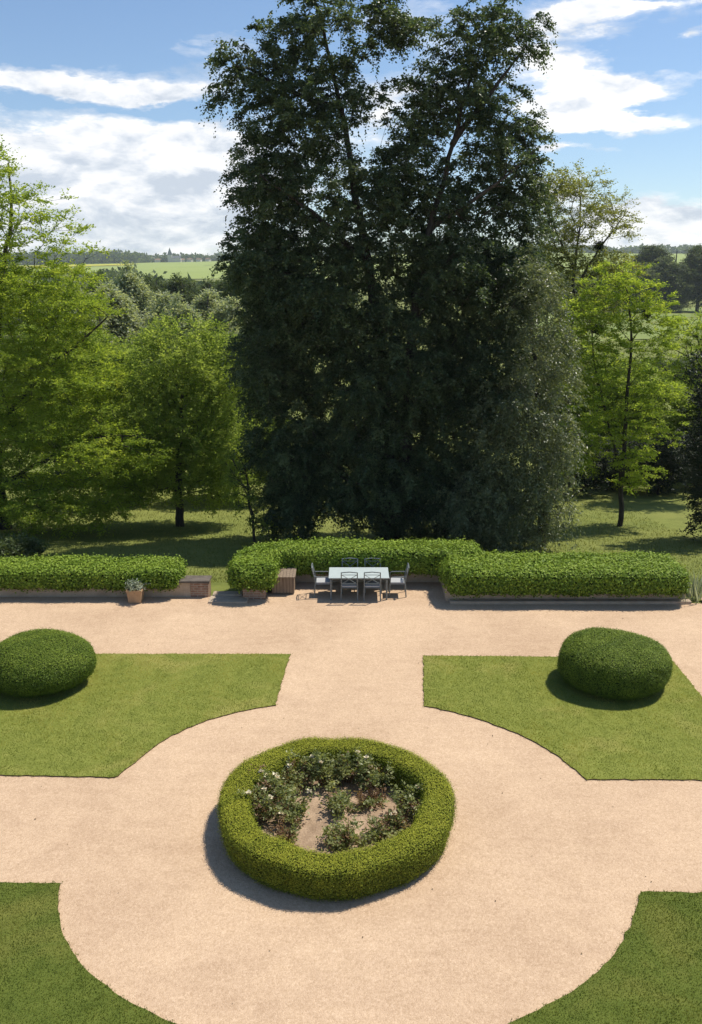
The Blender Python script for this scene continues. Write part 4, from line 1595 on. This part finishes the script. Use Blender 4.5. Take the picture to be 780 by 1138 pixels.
def azel(px, py):
    r = ray(px, py)
    r = r / np.linalg.norm(r)
    return math.atan2(r[0], r[1]), math.asin(r[2])


def vec(a, e, sa, se, off=(0, 0, 0), eoff=0.0):
    c = nt.nodes.new('ShaderNodeCombineXYZ')
    nt.links.new(math_n(nt, 'ADD', math_n(nt, 'MULTIPLY', a, sa), off[0]), c.inputs[0])
    nt.links.new(math_n(nt, 'ADD', math_n(nt, 'MULTIPLY', math_n(nt, 'ADD', e, eoff), se), off[1]), c.inputs[1])
    c.inputs[2].default_value = off[2]
    return c.outputs[0]


w1 = noise(nt, vec(az, el, 9.0, 24.0, (4.4, 8.8, 6.1)), 1.0, 6, .6)
w2 = noise(nt, vec(az, el, 9.0, 24.0, (9.9, 3.3, 1.2)), 1.0, 6, .6)
azw = math_n(nt, 'ADD', az, math_n(nt, 'MULTIPLY', math_n(nt, 'SUBTRACT', w1, .5), .16))
elw = math_n(nt, 'ADD', el, math_n(nt, 'MULTIPLY', math_n(nt, 'SUBTRACT', w2, .5), .05))


def blob_sum(lst):
    tot = None
    for px, py, rx, ry, w in lst:
        a0, e0 = azel(px, py)
        da = math_n(nt, 'DIVIDE', math_n(nt, 'SUBTRACT', azw, a0), rx / FPX)
        de = math_n(nt, 'DIVIDE', math_n(nt, 'SUBTRACT', elw, e0), ry / FPX)
        d2 = math_n(nt, 'ADD', math_n(nt, 'MULTIPLY', da, da), math_n(nt, 'MULTIPLY', de, de))
        gss = math_n(nt, 'MULTIPLY', math_n(nt, 'EXPONENT', math_n(nt, 'MULTIPLY', d2, -1.0)), w)
        tot = gss if tot is None else math_n(nt, 'ADD', tot, gss)
    return tot


bias = blob_sum([(60, 225, 230, 80, .62), (200, 205, 110, 60, .4), (70, 95, 110, 13, .62), (165, 103, 50, 7, .35), (60, 117, 150, 5, -.22), (190, 122, 50, 10, -.3), (235, 152, 70, 18, .2), (245, 48, 60, 16, .36), (140, 60, 30, 10, .2),
                 (640, 100, 56, 26, .55), (715, 100, 66, 12, .5), (680, 135, 80, 11, .5), (640, 164, 60, 6, .5), (730, 119, 50, 3, -.3), (690, 152, 60, 4, -.3), (620, 30, 60, 34, .30), (700, 62, 70, 9, .28), (690, 3, 80, 7, .4), (765, 40, 18, 5, .35), (740, 258, 120, 32, .75), (620, 205, 50, 22, .4),
                 (430, 120, 70, 50, .3), (470, 20, 40, 30, .25), (110, 20, 160, 30, -.45), (730, 190, 90, 16, -.5), (215, 125, 34, 14, -.3), (760, 60, 60, 16, -.15), (715, 50, 40, 22, -.25)])
n1 = noise(nt, vec(az, el, 6.0, 17.0, (3.1, 1.7, .4)), 1.0, 8, .62, .35)
n2 = noise(nt, vec(az, el, 22.0, 55.0, (7.7, 2.2, 1.9)), 1.0, 6, .6, .3)
dens = math_n(nt, 'ADD', math_n(nt, 'MULTIPLY', n1, 1.0), math_n(nt, 'MULTIPLY', n2, .28))
dens = math_n(nt, 'ADD', dens, bias)
n3 = noise(nt, vec(az, el, 46.0, 150.0, (2.7, 9.2, 4.9)), 1.0, 5, .65, .6)
dens = math_n(nt, 'ADD', dens, math_n(nt, 'MULTIPLY', math_n(nt, 'SUBTRACT', n3, .5), .22))
mask = ramp(nt, dens, [(.75, (0, 0, 0)), (.90, (.36, .36, .36)), (1.03, (.97, .97, .97))])
# cumulus relief: brighter where the cloud bulges towards the sun
c1 = noise(nt, vec(az, el, 13.0, 30.0, (1.3, 5.1, 2.2)), 1.0, 7, .58, .25)
c2 = noise(nt, vec(az, el, 13.0, 30.0, (1.3, 5.1, 2.2), eoff=.012), 1.0, 7, .58, .25)
rel = math_n(nt, 'ADD', math_n(nt, 'MULTIPLY', math_n(nt, 'SUBTRACT', c1, c2), 1.9), math_n(nt, 'MULTIPLY', c1, .75))
thick = blob_sum([(90, 235, 180, 40, -.10), (60, 208, 90, 14, -.22), (180, 200, 70, 8, -.14), (128, 197, 30, 13, .30), (86, 206, 22, 12, .25), (190, 228, 20, 9, .25), (215, 278, 26, 9, .3), (185, 262, 70, 9, -.2), (100, 165, 120, 12, .12), (660, 110, 140, 60, .32), (80, 97, 130, 20, .1), (730, 260, 120, 40, .12), (60, 150, 200, 30, .10)])
rel = math_n(nt, 'ADD', rel, thick)
ccol = ramp(nt, rel, [(.08, (.55, .61, .70)), (.30, (.72, .76, .82)), (.48, (.87, .88, .905)), (.66, (.97, .97, .975)), (.85, (1.03, 1.02, 1.01))])
cb = nt.nodes.new('ShaderNodeBackground')
cb.inputs[1].default_value = .95
nt.links.new(ccol, cb.inputs[0])
mx = nt.nodes.new('ShaderNodeMixShader')
nt.links.new(mask, mx.inputs[0])
nt.links.new(bg.outputs[0], mx.inputs[1])
nt.links.new(cb.outputs[0], mx.inputs[2])
nt.links.new(mx.outputs[0], out.inputs[0])

# ------------------------------------------------------------------ render settings
SC.render.engine = 'CYCLES'
SC.view_settings.view_transform = 'Standard'
SC.view_settings.look = 'None'
SC.view_settings.exposure = 0.3
SC.view_settings.gamma = 1.0
SC.view_settings.use_curve_mapping = False
SC.cycles.max_bounces = 9
SC.cycles.diffuse_bounces = 6
SC.cycles.transmission_bounces = 7
SC.cycles.volume_bounces = 1
